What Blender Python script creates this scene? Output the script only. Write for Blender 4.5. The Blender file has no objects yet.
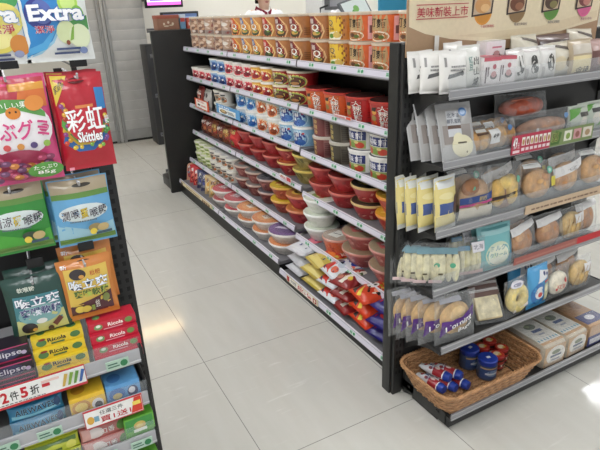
import bpy, bmesh, math, random
from mathutils import Vector, Matrix
random.seed(7)
S = bpy.context.scene
COL = S.collection
PI = math.pi
sin, cos = math.sin, math.cos

# ------------------------------------------------------------------ camera
F_PX = 534.22
CAM = Vector((-1.4027, -1.4958, 1.5066))
yaw, pitch, roll = 0.4841, 0.3815, -0.0415
fw = Vector((sin(yaw)*cos(pitch), cos(yaw)*cos(pitch), -sin(pitch)))
r0 = Vector((cos(yaw), -sin(yaw), 0)); u0 = r0.cross(fw)
rt = r0*cos(roll) + u0*sin(roll); up = u0*cos(roll) - r0*sin(roll)
cd = bpy.data.cameras.new('camera'); cd.sensor_width = 36; cd.lens = F_PX/600*36
cd.clip_start = 0.05
cam = bpy.data.objects.new('camera', cd); COL.objects.link(cam)
m3 = Matrix((rt, up, -fw)).transposed()
cam.matrix_world = Matrix.Translation(CAM) @ m3.to_4x4()
S.camera = cam

# ------------------------------------------------------------------ colour + materials
def lin(c):
    if isinstance(c, str):
        c = tuple(int(c[i:i+2], 16) for i in (0, 2, 4))
    g = .3*c[0]+.59*c[1]+.11*c[2]; c = [g+(x-g)*.9 for x in c[:3]]
    out = []
    for x in c:
        x = x/255.0
        out.append(x/12.92 if x <= .04045 else ((x+.055)/1.055)**2.4)
    return (*out, 1.0)

def new_mat(name):
    m = bpy.data.materials.new(name); m.use_nodes = True
    nt = m.node_tree; b = nt.nodes['Principled BSDF']
    return m, nt, b

def finish(name, rough=.5, metal=0, coat=0, spec=.5, bump=0, scale=40, mottle=0, mscale=30, sss=0):
    """A surface finish; the printed colour itself sits in the mesh's Col attribute."""
    m, nt, b = new_mat(name)
    a = nt.nodes.new('ShaderNodeAttribute'); a.attribute_name = 'Col'
    tc = nt.nodes.new('ShaderNodeTexCoord')
    col = a.outputs['Color']
    if mottle:
        n = nt.nodes.new('ShaderNodeTexNoise'); n.inputs['Scale'].default_value = mscale; n.inputs['Detail'].default_value = 3
        nt.links.new(tc.outputs['Object'], n.inputs['Vector'])
        mr = nt.nodes.new('ShaderNodeMapRange')
        mr.inputs['From Min'].default_value = .3; mr.inputs['From Max'].default_value = .7
        mr.inputs['To Min'].default_value = 1-mottle; mr.inputs['To Max'].default_value = 1+mottle
        nt.links.new(n.outputs['Fac'], mr.inputs['Value'])
        vm = nt.nodes.new('ShaderNodeVectorMath'); vm.operation = 'SCALE'
        nt.links.new(col, vm.inputs[0]); nt.links.new(mr.outputs['Result'], vm.inputs['Scale'])
        col = vm.outputs['Vector']
    nt.links.new(col, b.inputs['Base Color'])
    b.inputs['Roughness'].default_value = rough
    b.inputs['Metallic'].default_value = metal
    b.inputs['Specular IOR Level'].default_value = spec
    b.inputs['Coat Weight'].default_value = coat
    b.inputs['Coat Roughness'].default_value = .12
    if bump:
        n2 = nt.nodes.new('ShaderNodeTexNoise'); n2.inputs['Scale'].default_value = scale; n2.inputs['Detail'].default_value = 2
        nt.links.new(tc.outputs['Object'], n2.inputs['Vector'])
        bp = nt.nodes.new('ShaderNodeBump'); bp.inputs['Strength'].default_value = bump; bp.inputs['Distance'].default_value = .01
        nt.links.new(n2.outputs['Fac'], bp.inputs['Height']); nt.links.new(bp.outputs['Normal'], b.inputs['Normal'])
        nt.links.new(bp.outputs['Normal'], b.inputs['Coat Normal'])
    return m

FILM = finish('printed_film', .32, coat=.35, bump=.35, scale=28)
GLOSS = finish('glossy_print', .3, coat=.25, mottle=.06, mscale=60)
PAPER = finish('paper_print', .65, mottle=.03, mscale=80)
PLASTIC = finish('coloured_plastic', .38, mottle=.03)
STEEL = finish('coated_steel', .42, spec=.4, mottle=.05, mscale=12)
RAIL = finish('rail_metal', .35, metal=.1, coat=.3)
BREAD = finish('baked_crust', .6, mottle=.28, mscale=35, bump=.4, scale=60)
CLOTH = finish('cloth', .85, mottle=.06, bump=.25, scale=90)
SKIN = finish('skin', .5, mottle=.04)
WICKER = finish('wicker', .5, mottle=.22, mscale=50, bump=.3, scale=120)

def clear_mat(name, tint, opacity, rough=.12, bump=.5, scale=35, edge=.55):
    m, nt, b = new_mat(name)
    out = nt.nodes['Material Output']
    tr = nt.nodes.new('ShaderNodeBsdfTransparent'); tr.inputs['Color'].default_value = (1, 1, 1, 1)
    b.inputs['Base Color'].default_value = lin(tint); b.inputs['Roughness'].default_value = rough
    tc = nt.nodes.new('ShaderNodeTexCoord')
    n = nt.nodes.new('ShaderNodeTexNoise'); n.inputs['Scale'].default_value = scale; n.inputs['Detail'].default_value = 2
    nt.links.new(tc.outputs['Object'], n.inputs['Vector'])
    bp = nt.nodes.new('ShaderNodeBump'); bp.inputs['Strength'].default_value = bump; bp.inputs['Distance'].default_value = .012
    nt.links.new(n.outputs['Fac'], bp.inputs['Height']); nt.links.new(bp.outputs['Normal'], b.inputs['Normal'])
    lw = nt.nodes.new('ShaderNodeLayerWeight'); lw.inputs['Blend'].default_value = .35
    nt.links.new(bp.outputs['Normal'], lw.inputs['Normal'])
    mr = nt.nodes.new('ShaderNodeMapRange'); mr.inputs['To Min'].default_value = opacity; mr.inputs['To Max'].default_value = min(1, opacity+edge)
    nt.links.new(lw.outputs['Facing'], mr.inputs['Value'])
    mx = nt.nodes.new('ShaderNodeMixShader')
    nt.links.new(mr.outputs['Result'], mx.inputs['Fac']); nt.links.new(tr.outputs[0], mx.inputs[1]); nt.links.new(b.outputs[0], mx.inputs[2])
    nt.links.new(mx.outputs[0], out.inputs['Surface'])
    return m
CLEAR = clear_mat('clear_film', (238, 240, 240), .045, rough=.07, bump=1.0, scale=34, edge=.33)
SHRINK = clear_mat('shrink_film', (228, 230, 230), .03, edge=.16)
ACRYL = clear_mat('clear_acrylic', (215, 222, 225), .06, .06, 0, edge=.3)
FROST = clear_mat('frosted_film', (240, 240, 236), .5)

# ------------------------------------------------------------------ mesh builder
class MB:
    def __init__(s): s.v = []; s.f = []; s.c = []; s.m = []
    def add(s, vs, fs, col, slot=0):
        o = len(s.v); s.v += [tuple(p) for p in vs]
        many = isinstance(col, list)
        for i, f in enumerate(fs):
            s.f.append(tuple(o+k for k in f)); s.c.append(lin(col[i] if many else col)); s.m.append(slot)
        return s
    def grid(s, fn, nu, nv, col, slot=0, closed=False):
        vs = [fn(i/nu, j/nv) for j in range(nv+1) for i in range(nu+1)]
        fs = []; cs = []
        for j in range(nv):
            for i in range(nu):
                a = j*(nu+1)+i; fs.append((a, a+1, a+nu+2, a+nu+1))
                cs.append(col((i+.5)/nu, (j+.5)/nv) if callable(col) else col)
        return s.add(vs, fs, cs, slot)
    def lathe(s, prof, n, col, slot=0, c=(0, 0, 0), cap0=False, cap1=False):
        """prof: (r, z) from bottom to top, col: one colour or one for every step."""
        vs = []
        for r, z in prof:
            for k in range(n):
                a = 2*PI*k/n; vs.append((c[0]+r*cos(a), c[1]+r*sin(a), c[2]+z))
        fs = []; cs = []
        for j in range(len(prof)-1):
            for k in range(n):
                fs.append((j*n+k, j*n+(k+1) % n, (j+1)*n+(k+1) % n, (j+1)*n+k)); cs.append(col[j] if isinstance(col, list) else col)
        if cap0: fs.append(tuple(range(n-1, -1, -1))); cs.append(col[0] if isinstance(col, list) else col)
        if cap1:
            b = (len(prof)-1)*n; fs.append(tuple(range(b, b+n))); cs.append(col[-1] if isinstance(col, list) else col)
        return s.add(vs, fs, cs, slot)
    def box(s, p, q, col, slot=0, bev=0, mat=None):
        bm = bmesh.new(); bmesh.ops.create_cube(bm, size=1)
        d = [q[i]-p[i] for i in range(3)]; c = [(q[i]+p[i])/2 for i in range(3)]
        for v in bm.verts: v.co = Vector((v.co.x*d[0]+c[0], v.co.y*d[1]+c[1], v.co.z*d[2]+c[2]))
        if bev: bmesh.ops.bevel(bm, geom=bm.edges[:], offset=min(bev, min(abs(x) for x in d)*.45), segments=2, affect='EDGES', profile=.6)
        bm.verts.index_update()
        vs = [mat @ v.co if mat else v.co for v in bm.verts]
        s.add(vs, [[v.index for v in f.verts] for f in bm.faces], col, slot); bm.free()
        return s
    def tube(s, path, r, n, col, slot=0, closed=False):
        P = [Vector(p) for p in path]; N = len(P); vs = []
        for i in range(N):
            a = P[(i-1) % N] if (closed or i) else P[i]; b = P[(i+1) % N] if (closed or i < N-1) else P[i]
            t = (b-a).normalized()
            x = t.cross(Vector((0, 0, 1)) if abs(t.z) < .9 else Vector((1, 0, 0))).normalized(); y = t.cross(x)
            for k in range(n):
                w = 2*PI*k/n; vs.append(P[i]+(x*cos(w)+y*sin(w))*(r[i] if isinstance(r, list) else r))
        fs = []
        for i in range(N if closed else N-1):
            for k in range(n):
                j = (i+1) % N; fs.append((i*n+k, i*n+(k+1) % n, j*n+(k+1) % n, j*n+k))
        if not closed: fs += [tuple(range(n-1, -1, -1)), tuple(range((N-1)*n, N*n))]
        return s.add(vs, fs, col, slot)
    def blob(s, c, r, col, nu=16, nv=10, noise=0, slot=0, sq=1.0):
        def fn(u, v):
            a = 2*PI*u; b = PI*(v-.5)
            k = 1+noise*(sin(3*a+c[0]*40)*cos(2*b)+.6*sin(5*a+1+c[1]*30)*cos(4*b))*cos(b)
            p = lambda x: math.copysign(abs(x)**sq, x)
            return (c[0]+r[0]*k*p(cos(a))*p(cos(b)), c[1]+r[1]*k*p(sin(a))*p(cos(b)), c[2]+r[2]*k*p(sin(b)))
        return s.grid(fn, nu, nv, col, slot)
    def xf(s, M):
        s.v = [tuple(M @ Vector(p)) for p in s.v]; return s
    def join(s, o, M=None, slot=None):
        k = len(s.v); s.v += [tuple(M @ Vector(p)) if M else p for p in o.v]
        s.f += [tuple(k+i for i in f) for f in o.f]; s.c += o.c; s.m += o.m if slot is None else [slot]*len(o.m)
        return s
    def mesh(s, name, mats, smooth=True):
        me = bpy.data.meshes.new(name); me.from_pydata(s.v, [], s.f)
        for m in (mats if isinstance(mats, (list, tuple)) else [mats]): me.materials.append(m)
        at = me.color_attributes.new('Col', 'FLOAT_COLOR', 'CORNER')
        buf = []
        for f, c in zip(s.f, s.c): buf += list(c)*len(f)
        at.data.foreach_set('color', buf)
        me.polygons.foreach_set('material_index', s.m)
        if smooth:
            me.polygons.foreach_set('use_smooth', [True]*len(s.f))
            me.set_sharp_from_angle(angle=math.radians(38))
        me.update()
        return me
    def obj(s, name, mats, parent=None, smooth=True):
        return mobj(name, s.mesh(name, mats, smooth), parent)

def mobj(name, me, parent=None):
    o = bpy.data.objects.new(name, me); COL.objects.link(o)
    if parent: o.parent = parent
    return o

# ------------------------------------------------------------------ printing on surfaces
_txt = {}
def text_mesh(st, off):
    k = (st, off)
    if k not in _txt:
        cu = bpy.data.curves.new('t', 'FONT'); cu.body = st; cu.size = 1; cu.offset = off; cu.resolution_u = 2; cu.fill_mode = 'FRONT'
        o = bpy.data.objects.new('t', cu)
        me = o.to_mesh()
        vs = [(v.co.x, v.co.y) for v in me.vertices]; fs = [tuple(p.vertices) for p in me.polygons]
        o.to_mesh_clear(); bpy.data.objects.remove(o); bpy.data.curves.remove(cu)
        _txt[k] = (vs, fs)
    return _txt[k]

def draw(mb, art, Sf, slot=0, step=.0005, base=1):
    """Lay printed shapes on the surface Sf(u, v, d), one thin layer over another."""
    for k, a in enumerate(art):
        d = step*(base+k*.35)
        t = a[0]
        if t == 'r':
            _, u0_, v0_, u1_, v1_, c = a
            mb.grid(lambda u, v: Sf(u0_+(u1_-u0_)*u, v0_+(v1_-v0_)*v, d), 8, 6, c, slot)
        elif t == 'e':
            _, cu, cv, ru, rv, c = a[:6]; ro = a[6] if len(a) > 6 else 0
            n = 20; vs = [Sf(cu, cv, d)]; fs = []
            for ring in (.5, 1):
                for i in range(n):
                    w = 2*PI*i/n; x = ru*ring*cos(w); y = rv*ring*sin(w)
                    vs.append(Sf(cu+x*cos(ro)-y*sin(ro), cv+x*sin(ro)+y*cos(ro), d))
            for i in range(n):
                j = (i+1) % n; fs.append((0, 1+i, 1+j)); fs.append((1+i, 1+n+i, 1+n+j, 1+j))
            mb.add(vs, fs, c, slot)
        elif t == 'p':
            pts = a[1]; c = a[2]
            n = len(pts); e = []
            for i in range(n):
                p, q = pts[i], pts[(i+1) % n]
                for s_ in range(4): e.append((p[0]+(q[0]-p[0])*s_/4, p[1]+(q[1]-p[1])*s_/4))
            cx = sum(p[0] for p in e)/len(e); cy = sum(p[1] for p in e)/len(e)
            vs = [Sf(cx, cy, d)]; n = len(e)
            for ring in (.33, .66, 1): vs += [Sf(cx+(p[0]-cx)*ring, cy+(p[1]-cy)*ring, d) for p in e]
            fs = [(0, 1+i, 1+(i+1) % n) for i in range(n)]
            for q in (0, 1): fs += [(1+q*n+i, 1+(q+1)*n+i, 1+(q+1)*n+(i+1) % n, 1+q*n+(i+1) % n) for i in range(n)]
            mb.add(vs, fs, c, slot)
        elif t == 't':
            _, st, u0_, v0_, u1_, v1_, c = a[:7]
            stroke = a[7] if len(a) > 7 else None; bold = a[8] if len(a) > 8 else .012; rot = a[9] if len(a) > 9 else 0; sh = a[10] if len(a) > 10 else 0
            cjk = any(ord(ch) > 0x2E80 for ch in st); bold = bold*.3 if cjk else bold*.6; so = .02 if cjk else .03
            vb, _f = text_mesh(st, bold)
            if not vb: continue
            x0 = min(p[0] for p in vb); x1 = max(p[0] for p in vb); y0 = min(p[1] for p in vb); y1 = max(p[1] for p in vb)
            mu, mv = (u0_+u1_)/2, (v0_+v1_)/2
            for (off, cc, dd) in ([(bold+so, stroke, d), (bold, c, d+step*.3)] if stroke else [(bold, c, d)]):
                vs, fs = text_mesh(st, off); out = []
                for x, y in vs:
                    fx = (x-x0)/max(1e-6, x1-x0); fy = (y-y0)/max(1e-6, y1-y0)
                    uu = u0_+(u1_-u0_)*(fx+sh*(fy-.5)); vv = v0_+(v1_-v0_)*fy + rot*(uu-mu)
                    out.append(Sf(uu, vv, dd))
                mb.add(out, fs, cc, slot)

def bars(u0, v0, u1, v1, col, n=3, seed=0):
    """Rows of tiny unreadable print."""
    rnd = random.Random(seed); out = []
    h = (v1-v0)/n
    for i in range(n):
        u = u0
        while u < u1-.01:
            w = rnd.uniform(.02, .05)*(u1-u0)*2; w = min(w, u1-u)
            out.append(('r', u, v0+i*h+h*.2, u+w*.75, v0+i*h+h*.75, col)); u += w
    return out

def plane_S(o, U, V):
    o, U, V = Vector(o), Vector(U), Vector(V); n = U.cross(V).normalized()
    return lambda u, v, d=0: o+U*u+V*v+n*d

# ------------------------------------------------------------------ naming
LABELS = {}
ORD = ['first', 'second', 'third', 'fourth', 'fifth', 'sixth', 'seventh', 'eighth', 'ninth', 'tenth', 'eleventh', 'twelfth', 'thirteenth', 'fourteenth', 'fifteenth', 'sixteenth', 'seventeenth', 'eighteenth', 'nineteenth', 'twentieth']
def tag(o, label, cat, group=None, kind=None):
    o['label'] = label; o['category'] = cat
    if group: o['group'] = group
    if kind: o['kind'] = kind
    if label in LABELS: print('DUPLICATE LABEL', label)
    n = len(label.replace('-', ' ').split())
    if n > 16 or n < 4: print('LABEL LENGTH', n, label)
    LABELS[label] = o
    return o
def structure(o):
    o['kind'] = 'structure'; return o
def empty(name, loc=(0, 0, 0), rot=(0, 0, 0)):
    o = bpy.data.objects.new(name, None); COL.objects.link(o); o.location = loc; o.rotation_euler = rot; o.empty_display_size = .05
    return o
# a prototype: (thing name, [(part name, mesh, [(sub-part name, mesh) ...]) ...])
PLACED = {}
def place(proto, loc, rot, label, cat, group=None):
    """First use links the prototype's meshes; later uses copy the thing, its parts and sub-parts."""
    name, parts = proto
    key = id(proto)
    if key not in PLACED:
        if len(parts) == 0: raise ValueError
        r = empty(name, loc, rot)
        for pn, me, subs in parts:
            p = mobj(pn, me, r)
            for sn, sm in subs: mobj(sn, sm, p)
        PLACED[key] = (r, proto)
    else:
        src = PLACED[key][0]
        r = src.copy(); COL.objects.link(r); r.location = loc; r.rotation_euler = rot
        for k in ('label', 'category', 'group'):
            if k in r: del r[k]
        for ch in src.children:
            c = ch.copy(); COL.objects.link(c); c.parent = r
            for g in ch.children:
                q = g.copy(); COL.objects.link(q); q.parent = c
    return tag(r, label, cat, group)
def pt(px, py, ax, val):
    """The point of the plane ax = val that is seen at the photo position px, py."""
    d = fw + rt*((px-300)/F_PX) - up*((py-225)/F_PX)
    k = 'xyz'.index(ax); t = (val-CAM[k])/d[k]
    return CAM + d*t

# ================================================================== THE SETTING
def floor_mat():
    m, nt, b = new_mat('polished_tile')
    g = nt.nodes.new('ShaderNodeNewGeometry'); sp = nt.nodes.new('ShaderNodeSeparateXYZ')
    nt.links.new(g.outputs['Position'], sp.inputs[0])
    def math_(op, a, b_=None, c=None):
        n = nt.nodes.new('ShaderNodeMath'); n.operation = op
        for i, x in enumerate((a, b_, c)):
            if x is None: continue
            if isinstance(x, (int, float)): n.inputs[i].default_value = x
            else: nt.links.new(x, n.inputs[i])
        return n.outputs[0]
    def groove(sock, off, T):
        f = math_('FRACT', math_('DIVIDE', math_('ADD', sock, 50*T-off), T))
        dist = math_('ABSOLUTE', math_('SUBTRACT', f, .5))
        return math_('GREATER_THAN', dist, .5-.0017/T), math_('FLOOR', math_('DIVIDE', math_('ADD', sock, 50*T-off), T))
    gx, ix = groove(sp.outputs['X'], -.852, .672); gy, iy = groove(sp.outputs['Y'], .570, .698)
    gr = math_('MAXIMUM', gx, gy)
    cmb = nt.nodes.new('ShaderNodeCombineXYZ'); nt.links.new(ix, cmb.inputs[0]); nt.links.new(iy, cmb.inputs[1])
    wn = nt.nodes.new('ShaderNodeTexWhiteNoise'); nt.links.new(cmb.outputs[0], wn.inputs['Vector'])
    mp = nt.nodes.new('ShaderNodeMapping'); mp.inputs['Scale'].default_value = (9, 1.6, 1); mp.inputs['Rotation'].default_value = (0, 0, .5)
    nt.links.new(g.outputs['Position'], mp.inputs['Vector'])
    nz = nt.nodes.new('ShaderNodeTexNoise'); nz.inputs['Scale'].default_value = 2.2; nz.inputs['Detail'].default_value = 6; nt.links.new(mp.outputs[0], nz.inputs['Vector'])
    rp = nt.nodes.new('ShaderNodeValToRGB'); e = rp.color_ramp.elements
    e[0].position = .3; e[0].color = lin((198, 196, 187)); e[1].position = .75; e[1].color = lin((204, 202, 194))
    nt.links.new(nz.outputs['Fac'], rp.inputs['Fac'])
    vm = nt.nodes.new('ShaderNodeVectorMath'); vm.operation = 'SCALE'; nt.links.new(rp.outputs['Color'], vm.inputs[0])
    nt.links.new(math_('MULTIPLY_ADD', wn.outputs['Value'], .03, .985), vm.inputs['Scale'])
    # faint pale scuffs left by trolleys and shoes
    mp2 = nt.nodes.new('ShaderNodeMapping'); mp2.inputs['Scale'].default_value = (2.5, 16, 1); mp2.inputs['Rotation'].default_value = (0, 0, .55)
    nt.links.new(g.outputs['Position'], mp2.inputs['Vector'])
    sc = nt.nodes.new('ShaderNodeTexNoise'); sc.inputs['Scale'].default_value = 3; sc.inputs['Detail'].default_value = 5; nt.links.new(mp2.outputs[0], sc.inputs['Vector'])
    big = nt.nodes.new('ShaderNodeTexNoise'); big.inputs['Scale'].default_value = 1.6; nt.links.new(g.outputs['Position'], big.inputs['Vector'])
    m1 = nt.nodes.new('ShaderNodeMapRange'); m1.inputs['From Min'].default_value = .6; m1.inputs['From Max'].default_value = .8; nt.links.new(sc.outputs['Fac'], m1.inputs['Value'])
    m2_ = nt.nodes.new('ShaderNodeMapRange'); m2_.inputs['From Min'].default_value = .45; m2_.inputs['From Max'].default_value = .65; nt.links.new(big.outputs['Fac'], m2_.inputs['Value'])
    sm = nt.nodes.new('ShaderNodeMix'); sm.data_type = 'RGBA'
    nt.links.new(math_('MULTIPLY', math_('MULTIPLY', m1.outputs[0], m2_.outputs[0]), .6), sm.inputs['Factor'])
    nt.links.new(vm.outputs[0], sm.inputs[6]); sm.inputs[7].default_value = lin((232, 231, 227))
    mx = nt.nodes.new('ShaderNodeMix'); mx.data_type = 'RGBA'
    nt.links.new(gr, mx.inputs['Factor']); nt.links.new(sm.outputs[2], mx.inputs[6]); mx.inputs[7].default_value = lin((140, 138, 133))
    nt.links.new(mx.outputs[2], b.inputs['Base Color'])
    b.inputs['Roughness'].default_value = .16; b.inputs['Specular IOR Level'].default_value = .48
    nt.links.new(math_('MULTIPLY_ADD', nz.outputs['Fac'], .08, .055), b.inputs['Roughness'])
    return m
def wall_mat(name, col, rough=.7):
    m, nt, b = new_mat(name)
    tc = nt.nodes.new('ShaderNodeTexCoord'); n = nt.nodes.new('ShaderNodeTexNoise'); n.inputs['Scale'].default_value = 3
    nt.links.new(tc.outputs['Object'], n.inputs['Vector'])
    rp = nt.nodes.new('ShaderNodeValToRGB'); e = rp.color_ramp.elements
    a = lin(col); e[0].color = (a[0]*.96, a[1]*.96, a[2]*.96, 1); e[1].color = a
    nt.links.new(n.outputs['Fac'], rp.inputs['Fac']); nt.links.new(rp.outputs['Color'], b.inputs['Base Color'])
    b.inputs['Roughness'].default_value = rough
    return m
FLOOR = floor_mat(); CREAM = wall_mat('cream_paint', (238, 233, 220)); CEIL = wall_mat('ceiling_board', (240, 240, 238))

def slab(name, p, q, mat): return structure(MB().box(p, q, (255, 255, 255)).obj(name, mat, smooth=False))
slab('floor', (-4, -4, -.1), (7, 9, 0), FLOOR)
slab('wall_back', (-4, 6.6, 0), (7, 6.75, 2.9), CREAM)
slab('wall_right', (7, -4, 0), (7.15, 6.75, 2.9), CREAM)
slab('wall_left', (-4.15, -4, 0), (-4, 6.75, 2.9), CREAM)
slab('ceiling', (-4, -4, 2.8), (7, 6.75, 2.9), CEIL)

# grey slatted shutter wall that closes the aisle
def shutter_wall():
    root = structure(empty('wall_shutter', (0, 0, 0)))
    mb = MB(); G = (184, 183, 180)
    z = .16
    while z < 2.78:
        h = .1175
        mb.box((-.62, 5.65, z), (-.262, 5.75, min(2.79, z+h)), G, bev=.003)
        mb.box((-.135, 5.65, z), (.295, 5.75, min(2.79, z+h)), G, bev=.003)
        z += .121
    mb.box((-.62, 5.652, .1), (.29, 5.74, 2.79), (208, 207, 203))
    structure(mb.obj('slat_panel', STEEL, root))
    mb = MB()
    mb.box((-.262, 5.63, .0), (-.225, 5.76, 2.79), (150, 150, 148), bev=.006).box((-.215, 5.63, 0), (-.182, 5.76, 2.79), (176, 175, 172), bev=.006).box((-.172, 5.63, 0), (-.135, 5.76, 2.79), (150, 150, 148), bev=.006)
    mb.box((-.23, 5.66, 0), (-.17, 5.74, 2.79), (70, 70, 70))
    structure(mb.obj('frame', STEEL, root))
    mb = MB().box((-.62, 5.64, .03), (.30, 5.76, .16), (158, 158, 156), bev=.005).box((-.62, 5.66, 0), (.30, 5.75, .03), (40, 40, 40))
    structure(mb.obj('sill', STEEL, root))
shutter_wall()

# ================================================================== LIGHT
def emit_mat(name, col, s):
    m, nt, b = new_mat(name)
    b.inputs['Base Color'].default_value = lin(col); b.inputs['Emission Color'].default_value = lin(col); b.inputs['Emission Strength'].default_value = s
    return m
LAMP = emit_mat('lamp_diffuser', (250, 252, 255), 9.0)
k = 0
for (x, y) in [(-1.5, -2.3), (-1.5, -.2), (-1.5, 1.7), (-1.5, 3.6), (1.6, -2.3), (1.6, -.2), (1.6, 1.9), (1.6, 4.2), (-2.6, -1.2), (-2.6, 1.6), (3.9, -1.2), (3.9, 1.8), (3.9, 4.4), (1.6, 5.7), (3.9, 5.7)]:  # the two rearmost are added over the counter to brighten the back wall
    c = empty('ceiling_lamp', (x, y, 2.8))
    MB().box((-.17, -.66, -.045), (.17, .66, 0), (235, 235, 235), bev=.006).obj('lamp_housing', STEEL, c)
    MB().box((-.145, -.63, -.05), (.145, .63, -.045), (255, 255, 255)).obj('lamp_diffuser', LAMP, c)
    tag(c, 'long white ceiling lamp above the shop floor', 'lamp', 'ceiling lamps above the shop')
WARM = emit_mat('warm_diffuser', (255, 214, 150), 7.0)
c = empty('ceiling_lamp', (-.20, 5.45, 2.8))
MB().box((-.42, -.15, -.045), (.42, .15, 0), (235, 235, 235), bev=.006).obj('lamp_housing', STEEL, c)
MB().box((-.39, -.12, -.05), (.39, .12, -.045), (255, 255, 255)).obj('lamp_diffuser', WARM, c)
tag(c, 'warm oblong ceiling lamp in front of the grey shutter', 'lamp')
w = bpy.data.worlds.new('shop_air'); S.world = w; w.use_nodes = True
w.node_tree.nodes['Background'].inputs['Color'].default_value = (.95, .97, 1, 1); w.node_tree.nodes['Background'].inputs['Strength'].default_value = .45

# ================================================================== THE NOODLE GONDOLA
BLACK = (34, 34, 33); RAILC = (222, 218, 234); DECK = (120, 118, 122)
YB = [0, 1.134, 2.15, 3.17]
ZL = [1.2327, .9975, .761, .525, .281, .098]
ZR = [1.2327, .990, .7456, .4974, .2448, .0435]
XS = [0, 0, 0, 0, -.056, -.176]
def zs(level, near): return (ZR if near else ZL)[level]+.010

tag_price = MB().box((-.022, -.001, 0), (.022, .001, .018), (208, 222, 214)); draw(tag_price, [('r', .05, .1, .5, .9, (150, 205, 175)), ('e', .78, .5, .17, .38, (40, 150, 90)), ('r', .12, .3, .42, .45, (60, 110, 85)), ('r', .12, .6, .35, .72, (60, 110, 85))], plane_S((-.024, -.001, 0), (.048, 0, 0), (0, 0, .02)))
TAGM = tag_price.mesh('price_tag', PAPER, False)

def gondola():
    root = empty('noodle_gondola', (.3, 0, 0))
    tag(root, 'long black shelving gondola of instant noodles with pale price rails', 'shelving')
    inv = Matrix.Translation((-.3, 0, 0))
    def part(name, mb, mat, parent=root, smooth=True):
        return mb.xf(inv).obj(name, mat, parent, smooth)
    nr = MB().box((-.255, -.05, 0), (.855, 0, 1.3965), BLACK, bev=.004)
    for z in (.35, .36, .68, .69, 1.0, 1.01): nr.box((-.2553, -.03, z), (-.255, -.026, z+.004), (16, 16, 16))
    part('end_panel', nr, STEEL)
    part('end_panel', MB().box((-.255, 3.17, 0), (.855, 3.215, 1.3965), BLACK, bev=.004), STEEL)
    part('back_panel', MB().box((.295, 0, .08), (.31, 3.17, 1.385), (26, 26, 26)), STEEL)
    part('kick_plate', MB().box((-.168, 0, 0), (.75, 3.17, .034), (24, 24, 24)).box((-.168, 1.142, .03), (.28, 3.17, .088), (24, 24, 24)), STEEL)
    rnd = random.Random(3)
    for lv in range(6):
        for b in range(3):
            near = b == 0
            z = (ZR if near else ZL)[lv]; x = XS[lv]
            y0, y1 = YB[b]+.007, YB[b+1]-.007
            sh = part('shelf', MB().box((x+.006, y0, z-.012), (.295, y1, z+.008), DECK), STEEL)
            rl = MB()
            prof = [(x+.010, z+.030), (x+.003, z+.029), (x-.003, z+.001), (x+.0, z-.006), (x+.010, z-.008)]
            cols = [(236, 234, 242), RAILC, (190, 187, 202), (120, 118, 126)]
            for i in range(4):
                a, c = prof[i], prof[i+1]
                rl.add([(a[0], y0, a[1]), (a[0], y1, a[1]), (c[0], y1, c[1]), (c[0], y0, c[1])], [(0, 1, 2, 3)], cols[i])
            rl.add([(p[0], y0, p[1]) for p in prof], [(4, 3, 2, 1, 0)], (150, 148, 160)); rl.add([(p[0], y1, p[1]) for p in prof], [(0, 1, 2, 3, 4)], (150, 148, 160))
            # a fine groove along the rail
            rl.add([(x+.0022, y0, z+.0265), (x+.0022, y1, z+.0265), (x+.0017, y1, z+.0245), (x+.0017, y0, z+.0245)], [(0, 1, 2, 3)], (150, 146, 165))
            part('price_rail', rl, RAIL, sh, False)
            y = y0+.10
            while y < y1-.06:
                o = mobj('price_tag', TAGM, sh); o.location = (x-.0035-.3, y+rnd.uniform(-.02, .02), z+.004); o.rotation_euler = (math.radians(-12), 0, -PI/2)
                y += (.215 if near else .26)
gondola()

# ---------------------------------------------------------------- packaging kinds
def cup(name, h, rt, rb, side, art, rim=(235, 232, 225), lid=(200, 190, 175), lid_art=(), mat=None, lidmat=None, span=2.3, body='cup_body', seg=36, film=False):
    mat = mat or GLOSS
    mb = MB()
    c = side if isinstance(side, list) else [side]*3
    H = h-.006
    prof = [(rb*.93, .003), (rb*.96, 0), (rb, .003), (rb+(rt-rb)*.5, H*.5), (rt, H-.008), (rt+.004, H-.007), (rt+.0045, H)]
    mb.lathe(prof, seg, [rim, rim, c[0], c[-1], rim, rim], cap0=True)
    def Sf(u, v, d=0):
        a = -PI/2+(u-.5)*span; r = rb+(rt-rb)*v+d
        return (r*cos(a), r*sin(a), .004+v*(H-.013))
    draw(mb, art, Sf)
    lm = MB().lathe([(rt+.0045, 0), (rt+.0045, .003), (rt+.001, .006), (.001, .0056)], seg, [rim, rim, lid], c=(0, 0, h-.0062))
    R = rt
    draw(lm, list(lid_art), lambda u, v, d=0: ((u-.5)*2*R, (v-.5)*2*R, h-.0003+d))
    parts = [(body, mb.mesh(body, mat), []), ('lid', lm.mesh('lid', lidmat or mat), [])]
    if film:
        fl = MB().lathe([(rb+.002, .001), (rb+(rt-rb)*.5+.003, H*.45), (rt+.006, H-.004), (rt+.006, H+.004), (rt*.96, h+.002), (.01, h+.0025)], seg, (240, 240, 240))
        parts.append(('shrink_film', fl.mesh('shrink_film', SHRINK), []))
    return (name, parts)

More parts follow.
